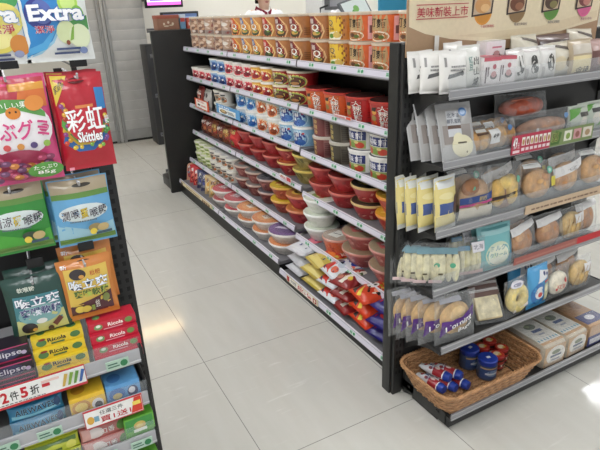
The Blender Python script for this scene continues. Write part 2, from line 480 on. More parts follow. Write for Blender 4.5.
def qcup(side, field, ring, letter='Q', col=(250, 245, 235), stroke=(40, 25, 20), bowl=(70, 60, 30), noodle=(210, 160, 70), top=None):
    art = [('r', 0, 0, 1, 1, side)]
    art += [('p', [(.12, 1), (.42, 1), (.66, .62), (.72, .32), (.62, 0), (.18, 0)], ring), ('p', [(.12, 1), (.38, 1), (.6, .6), (.66, .3), (.58, 0), (.16, 0)], field)]
    if top: art += [('p', [(.10, 1), (.34, 1), (.44, .7), (.24, .62)], top)]
    art += [('e', .44, .2, .19, .17, bowl), ('e', .44, .24, .14, .09, noodle), ('e', .5, .27, .06, .05, (120, 150, 50)),
            ('t', letter, .27, .3, .54, .66, col, stroke, .03), ('t', '麵', .2, .68, .36, .9, (245, 235, 220), None, .02)]
    art += bars(.76, .1, .96, .5, tuple(max(0, int(c*.72)) for c in side), 4, 1)
    return art
TAN = (205, 135, 72)
def bucket(art, side, **k): return cup('noodle_bucket', .1245, .0782, .0755, side, art, rim=(214, 196, 172), **k)
SK = {}
SK['qorange'] = bucket(qcup(TAN, (214, 84, 34), (240, 190, 90)), TAN)
SK['qblue'] = bucket(qcup(TAN, (222, 140, 60), (245, 205, 120), top=(28, 112, 190), bowl=(40, 70, 60)), TAN)
SK['qgreen'] = bucket(qcup(TAN, (182, 40, 34), (240, 205, 130), top=(215, 50, 40), bowl=(50, 66, 30), noodle=(60, 70, 40)), TAN)
SK['qdark'] = bucket(qcup((188, 118, 62), (150, 38, 32), (235, 190, 130), top=(120, 22, 36)), (188, 118, 62))
SK['qyellow'] = bucket([('r', 0, 0, 1, 1, (205, 132, 50)), ('p', [(.08, 0), (.1, 1), (.62, 1), (.7, .5), (.6, 0)], (240, 196, 40)), ('p', [(.14, .05), (.2, .3), (.5, .36), (.66, .2), (.6, 0), (.2, 0)], (236, 232, 214)), ('e', .3, .16, .12, .1, (96, 150, 40)), ('e', .5, .2, .13, .13, (225, 190, 90)), ('t', 'Q', .16, .55, .38, .84, (90, 50, 20), (240, 225, 160), .02), ('t', '乾麵', .2, .4, .42, .5, (120, 70, 20))] + [('e', .66+.06*sin(i*2.1), .1+i*.1, .025, .06, (150, 85, 30)) for i in range(9)], (205, 132, 50))
SK['calli'] = bucket([('r', 0, 0, 1, 1, (236, 104, 40)), ('p', [(0, 0), (0, 1), (.6, 1), (.66, .5), (.6, 0)], (196, 160, 108)), ('p', [(.0, .0), (.05, .42), (.62, .42), (.72, .0)], (226, 110, 52)), ('e', .36, .2, .3, .2, (240, 226, 204)), ('e', .36, .2, .24, .15, (176, 112, 56)), ('e', .3, .22, .1, .08, (96, 52, 26)), ('e', .45, .17, .08, .07, (88, 108, 40)), ('t', '打', .06, .55, .3, .9, (26, 20, 16), None, .035), ('t', '麵', .32, .52, .58, .86, (26, 20, 16), None, .03), ('r', .76, .05, .92, .95, (240, 188, 190)), ('r', .8, .3, .88, .6, (120, 90, 90))], (236, 104, 40))
SK['callired'] = bucket([('r', 0, 0, 1, 1, (205, 40, 50)), ('p', [(0, 0), (0, 1), (.66, 1), (.72, .5), (.66, 0)], (196, 160, 108)), ('p', [(0, .38), (0, .52), (.68, .5), (.68, .38)], (216, 60, 60)), ('e', .38, .2, .3, .2, (240, 226, 204)), ('e', .38, .2, .24, .15, (186, 112, 56)), ('e', .32, .22, .1, .08, (216, 150, 90)), ('t', '打', .08, .58, .32, .92, (26, 20, 16), None, .035), ('t', '麵', .34, .56, .6, .9, (26, 20, 16), None, .03)], (205, 40, 50))
rb_ = random.Random(5)
def mott(base, cols, n, seed, r=(.03, .09)):
    q = random.Random(seed)
    return [('r', 0, 0, 1, 1, base)] + [('e', q.uniform(.06, .94), q.uniform(.1, .9), q.uniform(*r), q.uniform(*r), q.choice(cols), q.uniform(0, 3)) for _ in range(n)]
SK['brown'] = bucket(mott((176, 128, 98), [(206, 160, 124), (150, 96, 70), (222, 190, 160), (130, 84, 64)], 16, 2, (.04, .14)) + [('r', 0, 0, 1, .22, (120, 92, 84)), ('e', .5, .14, .1, .1, (214, 200, 190))], (176, 128, 98), film=True)
SK['brownpale'] = bucket(mott((190, 150, 122), [(226, 200, 178), (150, 100, 78), (236, 222, 206), (140, 60, 54)], 16, 9, (.04, .14)) + [('r', 0, 0, 1, .25, (150, 128, 122)), ('e', .4, .62, .16, .12, (235, 226, 216))], (190, 150, 122), film=True)

def smallcup(art, side, **k): return cup('noodle_cup', .0935, .072, .066, side, art, **k)
def disc(side, blob, core, ring=None):
    a = [('r', 0, 0, 1, 1, side), ('e', .46, .45, .34, .44, ring or tuple(min(255, c+40) for c in blob)), ('e', .44, .42, .3, .38, blob), ('e', .5, .3, .16, .18, core)]
    return a + [('t', '麵', .26, .55, .42, .82, (250, 250, 245), None, .02), ('e', .56, .5, .05, .08, (250, 245, 230))] + bars(.74, .2, .95, .6, (120, 110, 110), 3, 2)
SK['cred'] = smallcup(disc((236, 226, 216), (204, 36, 58), (120, 24, 40)), (236, 226, 216))
SK['cblue'] = smallcup(disc((150, 190, 226), (30, 78, 156), (20, 40, 100)), (150, 190, 226))
SK['cyellow'] = smallcup(disc((236, 172, 58), (206, 40, 54), (150, 30, 40), (250, 214, 110)), (236, 172, 58))
SK['cbowl'] = cup('noodle_cup', .0935, .092, .085, (176, 34, 38), [('r', 0, 0, 1, 1, (176, 34, 38)), ('r', 0, 0, .16, 1, (196, 60, 44)), ('e', .44, .42, .4, .52, (232, 206, 96)), ('e', .45, .4, .36, .46, (150, 190, 80)), ('e', .46, .38, .32, .4, (96, 40, 30)), ('e', .44, .26, .22, .22, (40, 26, 22)), ('e', .46, .3, .15, .12, (180, 120, 60)), ('t', '滿', .2, .62, .36, .88, (250, 240, 220), (120, 20, 20), .03), ('r', .3, .06, .62, .14, (235, 225, 210))], rim=(228, 215, 190))
def talk(side, dark, seed):
    a = [('r', 0, 0, 1, 1, side), ('p', [(.14, 1), (.62, 1), (.66, .1), (.5, 0), (.2, 0)], dark)]
    ch = '大辣拉麵'
    for i, c_ in enumerate(ch): a.append(('t', c_, .36+.02*i, .73-.225*i, .6+.01*i, .97-.225*i, (250, 248, 240), (18, 14, 12), .03))
    a += [('e', .25, .66, .08, .1, (224, 160, 60)), ('e', .23, .4, .09, .13, (150, 130, 60)), ('e', .27, .2, .07, .08, (226, 90, 30)), ('p', [(.18, .86), (.34, .9), (.3, .7), (.16, .72)], (40, 22, 18))]
    return a + bars(.76, .15, .94, .5, tuple(int(c*.7) for c in side), 3, seed)
def tallcup(art, side, **k): return cup('noodle_tub', .120, .092, .082, side, art, rim=(200, 60, 50), lid=(46, 34, 34), lid_art=[('e', .5, .5, .42, .42, (80, 36, 34))], **k)
SK['torange'] = tallcup(talk((232, 92, 36), (216, 96, 40), 1), (232, 92, 36))
SK['tred'] = tallcup(talk((206, 36, 36), (186, 40, 36), 2), (206, 36, 36))

def midcup(art, side, rim=(240, 238, 235), lid=(236, 232, 228), r=.079, **k): return cup('noodle_cup', .1145, r, r*.91, side, art, rim=rim, lid=lid, **k)
SK['mwhiteblue'] = midcup(disc((222, 230, 236), (42, 128, 202), (24, 80, 160), (130, 190, 230)), (222, 230, 236))
SK['morange'] = midcup(disc((226, 226, 218), (226, 104, 36), (150, 60, 24), (240, 190, 140)), (226, 226, 218))
SK['msky'] = midcup([('r', 0, 0, 1, 1, (142, 192, 224)), ('e', .46, .45, .38, .5, (196, 222, 238)), ('e', .44, .42, .34, .42, (28, 62, 150)), ('e', .54, .24, .2, .2, (60, 110, 190)), ('t', '海鮮', .2, .55, .52, .8, (250, 250, 250), (20, 40, 110), .03, .0), ('t', '味', .26, .32, .42, .52, (250, 250, 250), None, .02), ('e', .66, .78, .05, .06, (220, 70, 60))], (142, 192, 224))
SK['mmaroon'] = midcup([('r', 0, 0, 1, 1, (122, 54, 54)), ('r', .62, 0, 1, 1, (150, 96, 92)), ('t', '酸', .2, .68, .36, .92, (226, 190, 110), None, .02), ('t', '辣', .2, .4, .36, .64, (226, 190, 110), None, .02), ('t', '粉', .2, .12, .36, .36, (226, 190, 110), None, .02)] + bars(.66, .1, .94, .9, (104, 48, 50), 7, 4), (122, 54, 54), rim=(206, 190, 176))
SK['molive'] = midcup([('r', 0, 0, 1, 1, (66, 58, 44)), ('r', .62, 0, 1, 1, (96, 88, 76)), ('t', '麻', .2, .68, .36, .92, (216, 190, 100), None, .02), ('t', '油', .2, .4, .36, .64, (216, 190, 100), None, .02), ('t', '雞', .2, .12, .36, .36, (216, 190, 100), None, .02)] + bars(.66, .1, .94, .9, (60, 52, 44), 7, 5), (66, 58, 44), rim=(196, 190, 176))
SK['mband'] = midcup([('r', 0, 0, 1, 1, (236, 234, 230)), ('r', 0, .46, .74, .9, (34, 48, 116)), ('t', '味味', .08, .52, .4, .82, (245, 245, 250), None, .035), ('t', '麵', .44, .52, .66, .82, (245, 245, 250), None, .03), ('r', 0, .04, .74, .44, (150, 170, 90)), ('e', .16, .22, .12, .16, (196, 60, 40)), ('e', .36, .2, .12, .15, (120, 150, 60)), ('e', .56, .2, .14, .16, (206, 66, 44)), ('e', .46, .34, .07, .07, (220, 200, 120)), ('r', .84, .1, .96, .9, (206, 216, 200)), ('r', .87, .3, .93, .6, (90, 90, 90))], (236, 234, 230), lid=(60, 58, 62), r=.082, lid_art=[('e', .5, .5, .38, .38, (40, 44, 80))])

def bowl(side, art, rim, lid, lid_art=(), rt=.103, rb=.068, h=.0895, **k): return cup('noodle_bowl', h, rt, rb, side, art, rim=rim, lid=lid, lid_art=lid_art, body='bowl_body', **k)
def streak(base, cols, seed, n=9):
    q = random.Random(seed); a = [('r', 0, 0, 1, 1, base)]
    for _ in range(n):
        u = q.uniform(.08, .92); v = q.uniform(.2, .8); w_ = q.uniform(.02, .06); h_ = q.uniform(.06, .22); sl = q.uniform(-.1, .1)
        a.append(('p', [(u-w_, v-h_), (u+w_, v-h_), (u+w_+sl, v+h_), (u-w_+sl, v+h_)], q.choice(cols)))
    return a
RED = (186, 46, 50)
def lidart(a, b, c_, seed):
    q = random.Random(seed)
    return [('e', .5, .5, .46, .46, a), ('e', .44, .46, .28, .24, b, .4)] + [('e', q.uniform(.25, .75), q.uniform(.25, .75), q.uniform(.04, .1), q.uniform(.03, .07), c_, q.uniform(0, 3)) for _ in range(7)] + [('t', '牛肉麵', .3, .58, .72, .74, (245, 240, 230), (90, 20, 20), .03)]
SK['bred'] = bowl(RED, streak(RED, [(206, 80, 76), (160, 34, 40), (222, 130, 118)], 1), (206, 96, 84), (120, 40, 36), lidart((150, 44, 38), (196, 70, 40), (226, 150, 70), 1))
SK['bredrim'] = bowl(RED, streak(RED, [(200, 70, 70), (158, 36, 40), (214, 110, 96)], 2), (226, 178, 104), (150, 60, 40), lidart((190, 90, 50), (214, 140, 60), (120, 40, 30), 2))
SK['bolive'] = bowl((164, 146, 74), streak((164, 146, 74), [(190, 174, 104), (140, 122, 60), (110, 104, 50)], 3), (222, 196, 90), (150, 130, 70), lidart((160, 140, 70), (120, 110, 60), (200, 180, 90), 3))
SK['bdark'] = bowl((192, 54, 56), streak((192, 54, 56), [(214, 96, 88), (160, 36, 40), (226, 150, 130)], 4), (214, 176, 110), (60, 50, 40), lidart((56, 48, 40), (150, 140, 60), (206, 180, 60), 4))
SK['byellow'] = bowl((196, 66, 50), streak((196, 66, 50), [(220, 110, 70), (170, 44, 40)], 5), (232, 140, 40), (224, 166, 40), lidart((228, 172, 44), (210, 140, 40), (250, 220, 120), 5))
MAR = (132, 62, 58)
SK['bsilver'] = bowl(MAR, streak(MAR, [(160, 90, 84), (112, 46, 46), (180, 120, 108)], 6), (196, 166, 150), (138, 132, 128), lidart((146, 138, 134), (176, 110, 96), (90, 80, 80), 6), rt=.098)
SK['bsilverb'] = bowl((124, 54, 52), streak((124, 54, 52), [(160, 90, 84), (100, 40, 42)], 7), (190, 156, 146), (96, 92, 96), lidart((104, 100, 106), (150, 150, 156), (60, 56, 60), 7), rt=.098)
SK['bgold'] = bowl((180, 70, 54), streak((180, 70, 54), [(206, 110, 84), (150, 50, 44)], 8), (226, 170, 70), (222, 186, 44), lidart((220, 184, 48), (200, 90, 50), (240, 220, 120), 8), rt=.104)
SK['bgoldb'] = bowl((184, 48, 58), streak((184, 48, 58), [(206, 90, 90), (150, 36, 46)], 9), (214, 120, 80), (196, 130, 60), lidart((190, 110, 60), (226, 180, 70), (120, 70, 40), 9), rt=.104)
SK['bwhite'] = bowl((226, 228, 222), [('r', 0, 0, 1, 1, (226, 228, 222)), ('r', .3, .3, .7, .6, (214, 218, 208))], (238, 240, 236), (206, 212, 196), [('e', .5, .5, .44, .44, (214, 220, 200)), ('e', .45, .5, .26, .2, (130, 160, 80)), ('e', .5, .52, .15, .12, (214, 200, 140)), ('e', .6, .4, .08, .06, (180, 60, 40))], rt=.101, h=.0848)
SK['bclear'] = bowl((226, 84, 34), [('r', 0, .62, 1, 1, (214, 120, 96))] + streak((226, 92, 40), [(236, 130, 70), (200, 60, 30)], 10, 6), (220, 150, 130), (176, 150, 130), [('e', .5, .5, .45, .45, (184, 160, 140)), ('p', [(.2, .3), (.62, .25), (.7, .72), (.3, .8)], (232, 228, 218)), ('r', .3, .5, .6, .54, (60, 50, 50))], rt=.086, h=.092, film=True)
SK['bfam'] = bowl((178, 52, 54), streak((178, 52, 54), [(204, 96, 90), (140, 36, 40), (224, 150, 140)], 11), (206, 120, 104), (150, 126, 84), [('e', .5, .5, .46, .46, (150, 120, 78)), ('p', [(.14, .4), (.4, .2), (.74, .5), (.5, .74)], (206, 48, 40)), ('t', '滿漢', .28, .36, .6, .56, (250, 245, 240), (120, 20, 20), .03), ('e', .62, .68, .2, .14, (196, 176, 140)), ('e', .6, .7, .1, .07, (120, 70, 40))], rt=.113, h=.094, film=True)
def widebowl(lid, la, side=(214, 206, 200)): return bowl(side, [('r', 0, .1, 1, .5, tuple(int(c*.9) for c in side))], (232, 226, 220), lid, la, rt=.121, rb=.092, h=.070, film=True)
SK['wred'] = widebowl((206, 34, 48), [('e', .5, .5, .45, .45, (208, 36, 50)), ('p', [(.2, .6), (.5, .8), (.62, .6), (.3, .45)], (232, 226, 224)), ('e', .6, .4, .2, .15, (166, 30, 36)), ('t', '泡菜', .22, .3, .56, .52, (250, 240, 240), (120, 10, 20), .03)])
SK['worange'] = widebowl((226, 126, 44), [('e', .5, .5, .45, .45, (228, 132, 48)), ('e', .5, .5, .36, .36, (236, 154, 72)), ('p', [(.3, .35), (.56, .25), (.66, .5), (.4, .62)], (236, 220, 200)), ('e', .55, .66, .16, .1, (190, 90, 40)), ('t', '起司', .3, .36, .6, .52, (130, 50, 20), None, .03)])
SK['wpurple'] = widebowl((104, 54, 132), [('e', .5, .5, .45, .45, (108, 56, 136)), ('e', .5, .5, .36, .34, (92, 44, 120)), ('p', [(.2, .3), (.7, .5), (.68, .62), (.22, .44)], (222, 206, 226)), ('e', .68, .66, .1, .08, (60, 30, 40)), ('t', '章魚', .28, .5, .58, .7, (240, 230, 245), None, .03)])
def tiny(art, side, lid): return cup('noodle_cup', .0955, .058, .046, side, art, rim=(228, 226, 214), lid=lid)
SK['tgreen'] = tiny([('r', 0, 0, 1, 1, (196, 206, 140)), ('e', .45, .4, .3, .28, (232, 232, 206)), ('e', .45, .36, .18, .16, (150, 170, 80)), ('r', .25, .74, .7, .88, (110, 140, 60))], (196, 206, 140), (206, 214, 160))
SK['twhite'] = tiny([('r', 0, 0, 1, 1, (224, 220, 212)), ('e', .45, .4, .3, .32, (170, 140, 110)), ('e', .42, .44, .16, .14, (90, 80, 74)), ('r', .22, .76, .66, .9, (60, 56, 60)), ('e', .64, .28, .1, .12, (206, 110, 60))], (224, 220, 212), (214, 212, 208))
# ---------------------------------------------------------------- soft packs
def pillow_fn(w, h, t, sharp=.45, seal=.07, seed=0, taper=.03, wr=1.0):
    q = random.Random(seed); ph = [q.uniform(0, 6.28) for _ in range(6)]
    def B(u, v):
        vv = min(1, max(0, (v-seal)/(1-2*seal)))
        return (max(0, sin(PI*u))**sharp)*(max(0, sin(PI*vv))**(sharp*.9))
    def Fn(u, v, d=0, sgn=-1):
        b = B(u, v)
        n = wr*.05*b*(sin(9*u+ph[0]+3*v)+sin(13*v+ph[1]-4*u))+wr*.035*b*sin(23*u+ph[2]+11*v)
        x = (u-.5)*w*(1-taper*sin(PI*v)); z = v*h*(1-.012*abs(sin(4*u+ph[3])))
        return (x, sgn*(t/2*(b+n)+d+.0006), z)
    return Fn
def pillow(w, h, t, col, art=(), back=None, seed=0, nu=18, nv=18, step=.0009, **k):
    Fn = pillow_fn(w, h, t, seed=seed, **k)
    mb = MB().grid(lambda u, v: Fn(u, v), nu, nv, col).grid(lambda u, v: Fn(1-u, v, 0, 1), nu, nv, back or (col if not callable(col) else (200, 200, 200)))
    # crimped end seals
    if art: draw(mb, list(art), lambda u, v, d=0: Fn(u, v, d), step=step)
    return mb
DIM = {}
def confetti(art, seed):
    q = random.Random(seed*7+1); cols = [a[5] for a in art if a[0] == 'e'] + [a[2] for a in art if a[0] == 'p'] or [(200, 200, 200)]
    out = []
    for _ in range(16):
        c = q.choice(cols); u, v = q.uniform(.1, .9), q.uniform(.1, .9); k_ = q.uniform(.65, 1.15); c = tuple(min(245, int(x*k_)) for x in c)
        r = q.uniform(.02, .055); a_ = q.uniform(0, 3)
        out.append(('e', u, v, r*1.6, r*.7, c, a_) if q.random() < .5 else ('p', [(u-r, v-r), (u+r*1.4, v-r*.6), (u+r, v+r*.5), (u-r*.6, v+r)], c))
    return out
def pack(name, w, h, t, col, art=(), mat=None, **k):
    if name in ('noodle_pack', 'snack_pack'): art = list(art) + confetti(art, k.get('seed', 1))
    me = pillow(w, h, t, col, art, **k).mesh(name, mat or FILM)
    p = (name, [(name, me, [])]); DIM[id(p)] = (w, h, t); return p
_place = place
def place(proto, loc, rot, label, cat, group=None):
    name, parts = proto
    if len(parts) == 1 and not parts[0][2]:
        o = mobj(name, parts[0][1]); o.location = loc; o.rotation_euler = rot
        return tag(o, label, cat, group)
    return _place(proto, loc, rot, label, cat, group)

# ================================================================== NOODLES ON THE SHELVES
SH = ['top', 'second', 'third', 'fourth', 'fifth', 'bottom']
LAY = {1: [''], 2: ['lower', 'upper'], 3: ['bottom', 'middle', 'topmost']}
def noodles(lv, items, x_front=None):
    """items from the near post to the far end: (kind, y, layers, description, category)."""
    near = [i for i in items if i[1] < 1.134]; far = [i for i in items if i[1] >= 1.134]
    def side(lst, isnear):
        n = len(lst)
        for i, (kinds, y, layers, desc, cat) in enumerate(lst):
            ks = kinds if isinstance(kinds, tuple) else (kinds,)*layers
            z = zs(lv, y < 1.134)
            for L in range(layers):
                proto = SK[ks[L]]
                prof = proto[1][0][1]
                rmax = max(v.co.x for v in prof.vertices); hh = max(v.co.z for v in proto[1][1][1].vertices)
                xf = (XS[lv]+.016) if x_front is None else x_front
                loc = (xf+rmax+random.uniform(0, .004), y, z)
                ds = desc[L] if isinstance(desc, (list, tuple)) else desc
                lay = LAY[layers][L]
                if isnear: place_s = f'{ORD[i]} from near post'
                elif i < 3: place_s = f'{ORD[i]} beyond the rail joint'
                else: place_s = f'{ORD[n-1-i]} from far end'
                label = f"{ds}, {lay+' one, ' if lay else ''}{place_s} on {SH[lv]} shelf"
                place(proto, loc, (0, 0, -PI/2+(.5 if 'bowl' not in proto[0] else .3)+random.uniform(-.09, .09)), label, cat, f'noodles on the {SH[lv]} shelf')
                z += hh+.0006
    side(near, True); side(far, False)

B = 'noodle bucket'
noodles(0, [('calli', .275, 2, 'orange and kraft noodle bucket', B), ('calli', .455, 2, 'orange and kraft noodle bucket', B), ('calli', .63, 2, 'orange and kraft noodle bucket', B),
    ('qyellow', .81, 2, 'yellow and tan noodle bucket', B), ('qdark', .995, 2, 'maroon and tan noodle bucket', B),
    ('qdark', 1.225, 2, 'maroon and tan noodle bucket', B), ('qdark', 1.4, 2, 'maroon and tan noodle bucket', B), ('qgreen', 1.57, 2, 'red and tan noodle bucket', B),
    ('qblue', 1.74, 2, 'blue-flashed tan noodle bucket', B), ('qblue', 1.91, 2, 'blue-flashed tan noodle bucket', B), ('qorange', 2.08, 2, 'orange and tan noodle bucket', B),
    ('brownpale', 2.26, 2, 'pale brown wrapped noodle bucket', B), ('brown', 2.43, 2, 'mottled brown wrapped noodle bucket', B), ('brownpale', 2.61, 2, 'pale brown wrapped noodle bucket', B),
    ('brown', 2.79, 2, 'mottled brown wrapped noodle bucket', B), ('brown', 2.97, 2, 'mottled brown wrapped noodle bucket', B)])
# the bucket that stands on top of the end panel
place(SK['callired'], (.07, -.0+.085-.06, 1.398), (0, 0, -PI/2), 'red and kraft noodle bucket standing on top of the near black end panel', B)
B = 'noodle cup'
noodles(1, [('tred', .27, 1, 'red noodle tub with white lettering', B), ('tred', .467, 1, 'red noodle tub with white lettering', B), ('tred', .664, 1, 'red noodle tub with white lettering', B), ('torange', .861, 1, 'orange noodle tub with white lettering', B), ('torange', 1.058, 1, 'orange noodle tub with white lettering', B)])
noodles(1, [('cbowl', 1.27, 2, 'red cup with green-gold arc', B), ('cbowl', 1.465, 2, 'red cup with green-gold arc', B), ('cyellow', 1.64, 2, 'yellow cup with red disc', B), ('cyellow', 1.795, 2, 'yellow cup with red disc', B),
    ('cred', 1.95, 2, 'white cup with red disc', B), ('cred', 2.105, 2, 'white cup with red disc', B), ('cred', 2.27, 2, 'white cup with red disc', B), ('cblue', 2.425, 2, 'pale blue cup with blue disc', B), ('cblue', 2.58, 2, 'pale blue cup with blue disc', B),
    ('cred', 2.74, 1, 'white cup with red disc', B), ('cred', 2.895, 1, 'white cup with red disc', B), ('cred', 3.05, 1, 'white cup with red disc', B)])
noodles(2, [('mband', .29, 2, 'white noodle cup with navy band', B), ('mband', .465, 2, 'white noodle cup with navy band', B), ('mband', .64, 2, 'white noodle cup with navy band', B), ('molive', .82, 2, 'dark olive noodle cup', B), ('mmaroon', .995, 2, 'maroon noodle cup', B)])
noodles(2, [('msky', 1.235, 2, 'sky blue cup with navy disc', B), ('msky', 1.41, 2, 'sky blue cup with navy disc', B), ('morange', 1.585, 2, 'white cup with orange disc', B), ('morange', 1.755, 2, 'white cup with orange disc', B), ('mwhiteblue', 1.925, 2, 'white cup with blue disc', B), ('mwhiteblue', 2.1, 2, 'white cup with blue disc', B), ('twhite', 2.42, 2, 'small grey-white cup', B), ('twhite', 2.56, 2, 'small grey-white cup', B)])
B = 'noodle bowl'
noodles(3, [('byellow', .40, 2, 'red bowl with yellow lid', B), ('bdark', .615, 2, 'red bowl with dark lid', B), ('bred', .83, 2, 'red bowl with brown-red lid', B), ('bred', 1.045, 2, 'red bowl with brown-red lid', B)])
noodles(3, [('bolive', 1.25, 2, 'olive yellow noodle bowl', B), ('bredrim', 1.465, 2, 'red bowl with straw-coloured rim', B), ('bred', 1.68, 2, 'red bowl with brown-red lid', B), ('bred', 1.895, 2, 'red bowl with brown-red lid', B), ('bred', 2.11, 2, 'red bowl with brown-red lid', B)])
noodles(4, [('bfam', .37, 2, 'big film-wrapped red bowl', B), ('bfam', .61, 2, 'big film-wrapped red bowl', B), ('bclear', .82, 1, 'orange bowl with pale cover card', B), ('bwhite', 1.025, 3, 'white noodle bowl with green lid', B)])
noodles(4, [('bgoldb', 1.25, 2, 'red bowl with amber lid', B), ('bgold', 1.47, 2, 'red bowl with golden lid', B), ('bsilverb', 1.68, 2, 'dark red bowl with grey lid', B), ('bsilver', 1.885, 2, 'dark red bowl with silvery lid', B), ('bsilver', 2.09, 2, 'dark red bowl with silvery lid', B),
    ('twhite', 2.27, 2, 'small grey-white cup', 'noodle cup'), ('twhite', 2.395, 2, 'small grey-white cup', 'noodle cup'), ('twhite', 2.52, 2, 'small grey-white cup', 'noodle cup'), ('twhite', 2.645, 2, 'small grey-white cup', 'noodle cup'), ('tgreen', 2.77, 2, 'small pale green cup', 'noodle cup'), ('tgreen', 2.895, 2, 'small pale green cup', 'noodle cup'), ('tgreen', 3.02, 2, 'small pale green cup', 'noodle cup')])
noodles(5, [(('worange', 'wpurple'), 1.275, 2, ['wide bowl with orange lid', 'wide bowl with purple lid'], B), ('worange', 1.53, 2, 'wide bowl with orange lid', B), ('worange', 1.785, 2, 'wide bowl with orange lid', B), ('wred', 2.04, 2, 'wide bowl with red lid', B), ('wred', 2.295, 2, 'wide bowl with red lid', B)])

# ---- noodle packs
def art_pack(main, blob, txt, seed, tcol=(250, 245, 240), stroke=(40, 20, 20), extra=()):
    q = random.Random(seed)
    a = [('e', .5, .45, .4, .3, blob)]
    a += [('e', q.uniform(.2, .8), q.uniform(.2, .55), q.uniform(.06, .14), q.uniform(.05, .1), q.choice(extra or [blob]), q.uniform(0, 3)) for _ in range(7)]
    a += [('t', txt, .16, .6, .84, .8, tcol, stroke, .04, .0)]
    return a
PK = {}
PK['brown'] = pack('noodle_pack', .13, .155, .075, (116, 40, 32), art_pack(0, (150, 60, 40), '麻辣', 1, extra=[(190, 110, 60), (70, 26, 24), (206, 150, 90), (40, 20, 20)]), seed=1)
PK['amber'] = pack('noodle_pack', .13, .155, .075, (136, 62, 34), art_pack(0, (176, 96, 46), '擔擔', 2, (236, 206, 120), extra=[(210, 150, 70), (90, 40, 26), (170, 40, 30)]), seed=2)
PK['scarlet'] = pack('noodle_pack', .16, .17, .08, (206, 26, 34), [('p', [(.1, .5), (.5, .62), (.92, .5), (.88, .42), (.5, .54), (.12, .4)], (236, 60, 60)), ('e', .5, .24, .22, .14, (110, 90, 60)), ('e', .5, .26, .14, .08, (196, 160, 60)), ('t', '年糕', .24, .66, .76, .86, (246, 220, 130), (120, 0, 10), .03)], seed=3)
PK['darkred'] = pack('noodle_pack', .15, .17, .07, (140, 40, 34), art_pack(0, (206, 84, 50), '炸醬', 4, extra=[(220, 120, 70), (80, 26, 26), (230, 220, 210)]), seed=4)
PK['mono'] = pack('noodle_pack', .15, .16, .07, (206, 202, 196), [('e', .3, .7, .14, .12, (70, 60, 60)), ('e', .66, .7, .13, .12, (80, 70, 70)), ('p', [(.1, .5), (.9, .35), (.9, .2), (.1, .3)], (60, 66, 84)), ('e', .5, .2, .2, .1, (170, 160, 150))], seed=5)
y_ = lambda L: L
for i, (k, y) in enumerate([('scarlet', 2.33), ('amber', 2.49), ('brown', 2.62), ('amber', 2.75), ('brown', 2.88), ('brown', 3.01)]):
    d = {'scarlet': 'bright scarlet noodle pack', 'amber': 'amber-brown noodle pack', 'brown': 'dark red-brown noodle pack'}[k]
    place(PK[k], (.075, y, zs(3, False)), (-.12, 0, -PI/2+.1), f'{d} standing upright, {ORD[5-i]} from far end on fourth shelf', 'noodle pack', 'packs on the fourth shelf')
place(PK['darkred'], (.07, 3.03, zs(2, False)), (-.1, 0, -PI/2), 'dark red noodle pack standing at far end of third shelf', 'noodle pack')
place(PK['mono'], (.07, 2.86, zs(2, False)), (-.1, 0, -PI/2), 'grey and white noodle pack behind the orange promotion card', 'noodle pack')
PK['red5'] = pack('noodle_pack', .14, .165, .075, (196, 36, 44), art_pack(0, (226, 90, 80), '韓式', 6, extra=[(236, 130, 110), (140, 20, 30), (240, 220, 200)]), seed=6)
PK['navy5'] = pack('noodle_pack', .14, .165, .075, (58, 60, 96), art_pack(0, (90, 96, 130), '海鮮', 7, extra=[(60, 70, 160), (150, 150, 160), (40, 40, 60)]), seed=7)
PK['beige5'] = pack('noodle_pack', .14, .165, .075, (196, 168, 118), art_pack(0, (226, 204, 150), '雞絲', 8, (120, 50, 30), (240, 230, 210), extra=[(230, 170, 70), (150, 110, 70)]), seed=8)
PK['peach5'] = pack('noodle_pack', .14, .165, .075, (206, 150, 120), art_pack(0, (120, 130, 160), '什錦', 9, extra=[(190, 60, 60), (90, 100, 140), (230, 200, 170)]), seed=9)
for i, (k, y) in enumerate([('beige5', 2.49), ('beige5', 2.59), ('navy5', 2.69), ('navy5', 2.79), ('red5', 2.89), ('red5', 2.99), ('peach5', 3.09)]):
    d = {'beige5': 'sand-coloured noodle pack', 'navy5': 'navy noodle pack', 'red5': 'red noodle pack', 'peach5': 'peach and blue noodle pack'}[k]
    place(PK[k], (-.055, y+.02, zs(5, False)), (-.35, 0, -PI/2+.95), f'{d} leaning back, {ORD[6-i]} from far end on bottom shelf', 'noodle pack', 'packs at far end of bottom shelf')

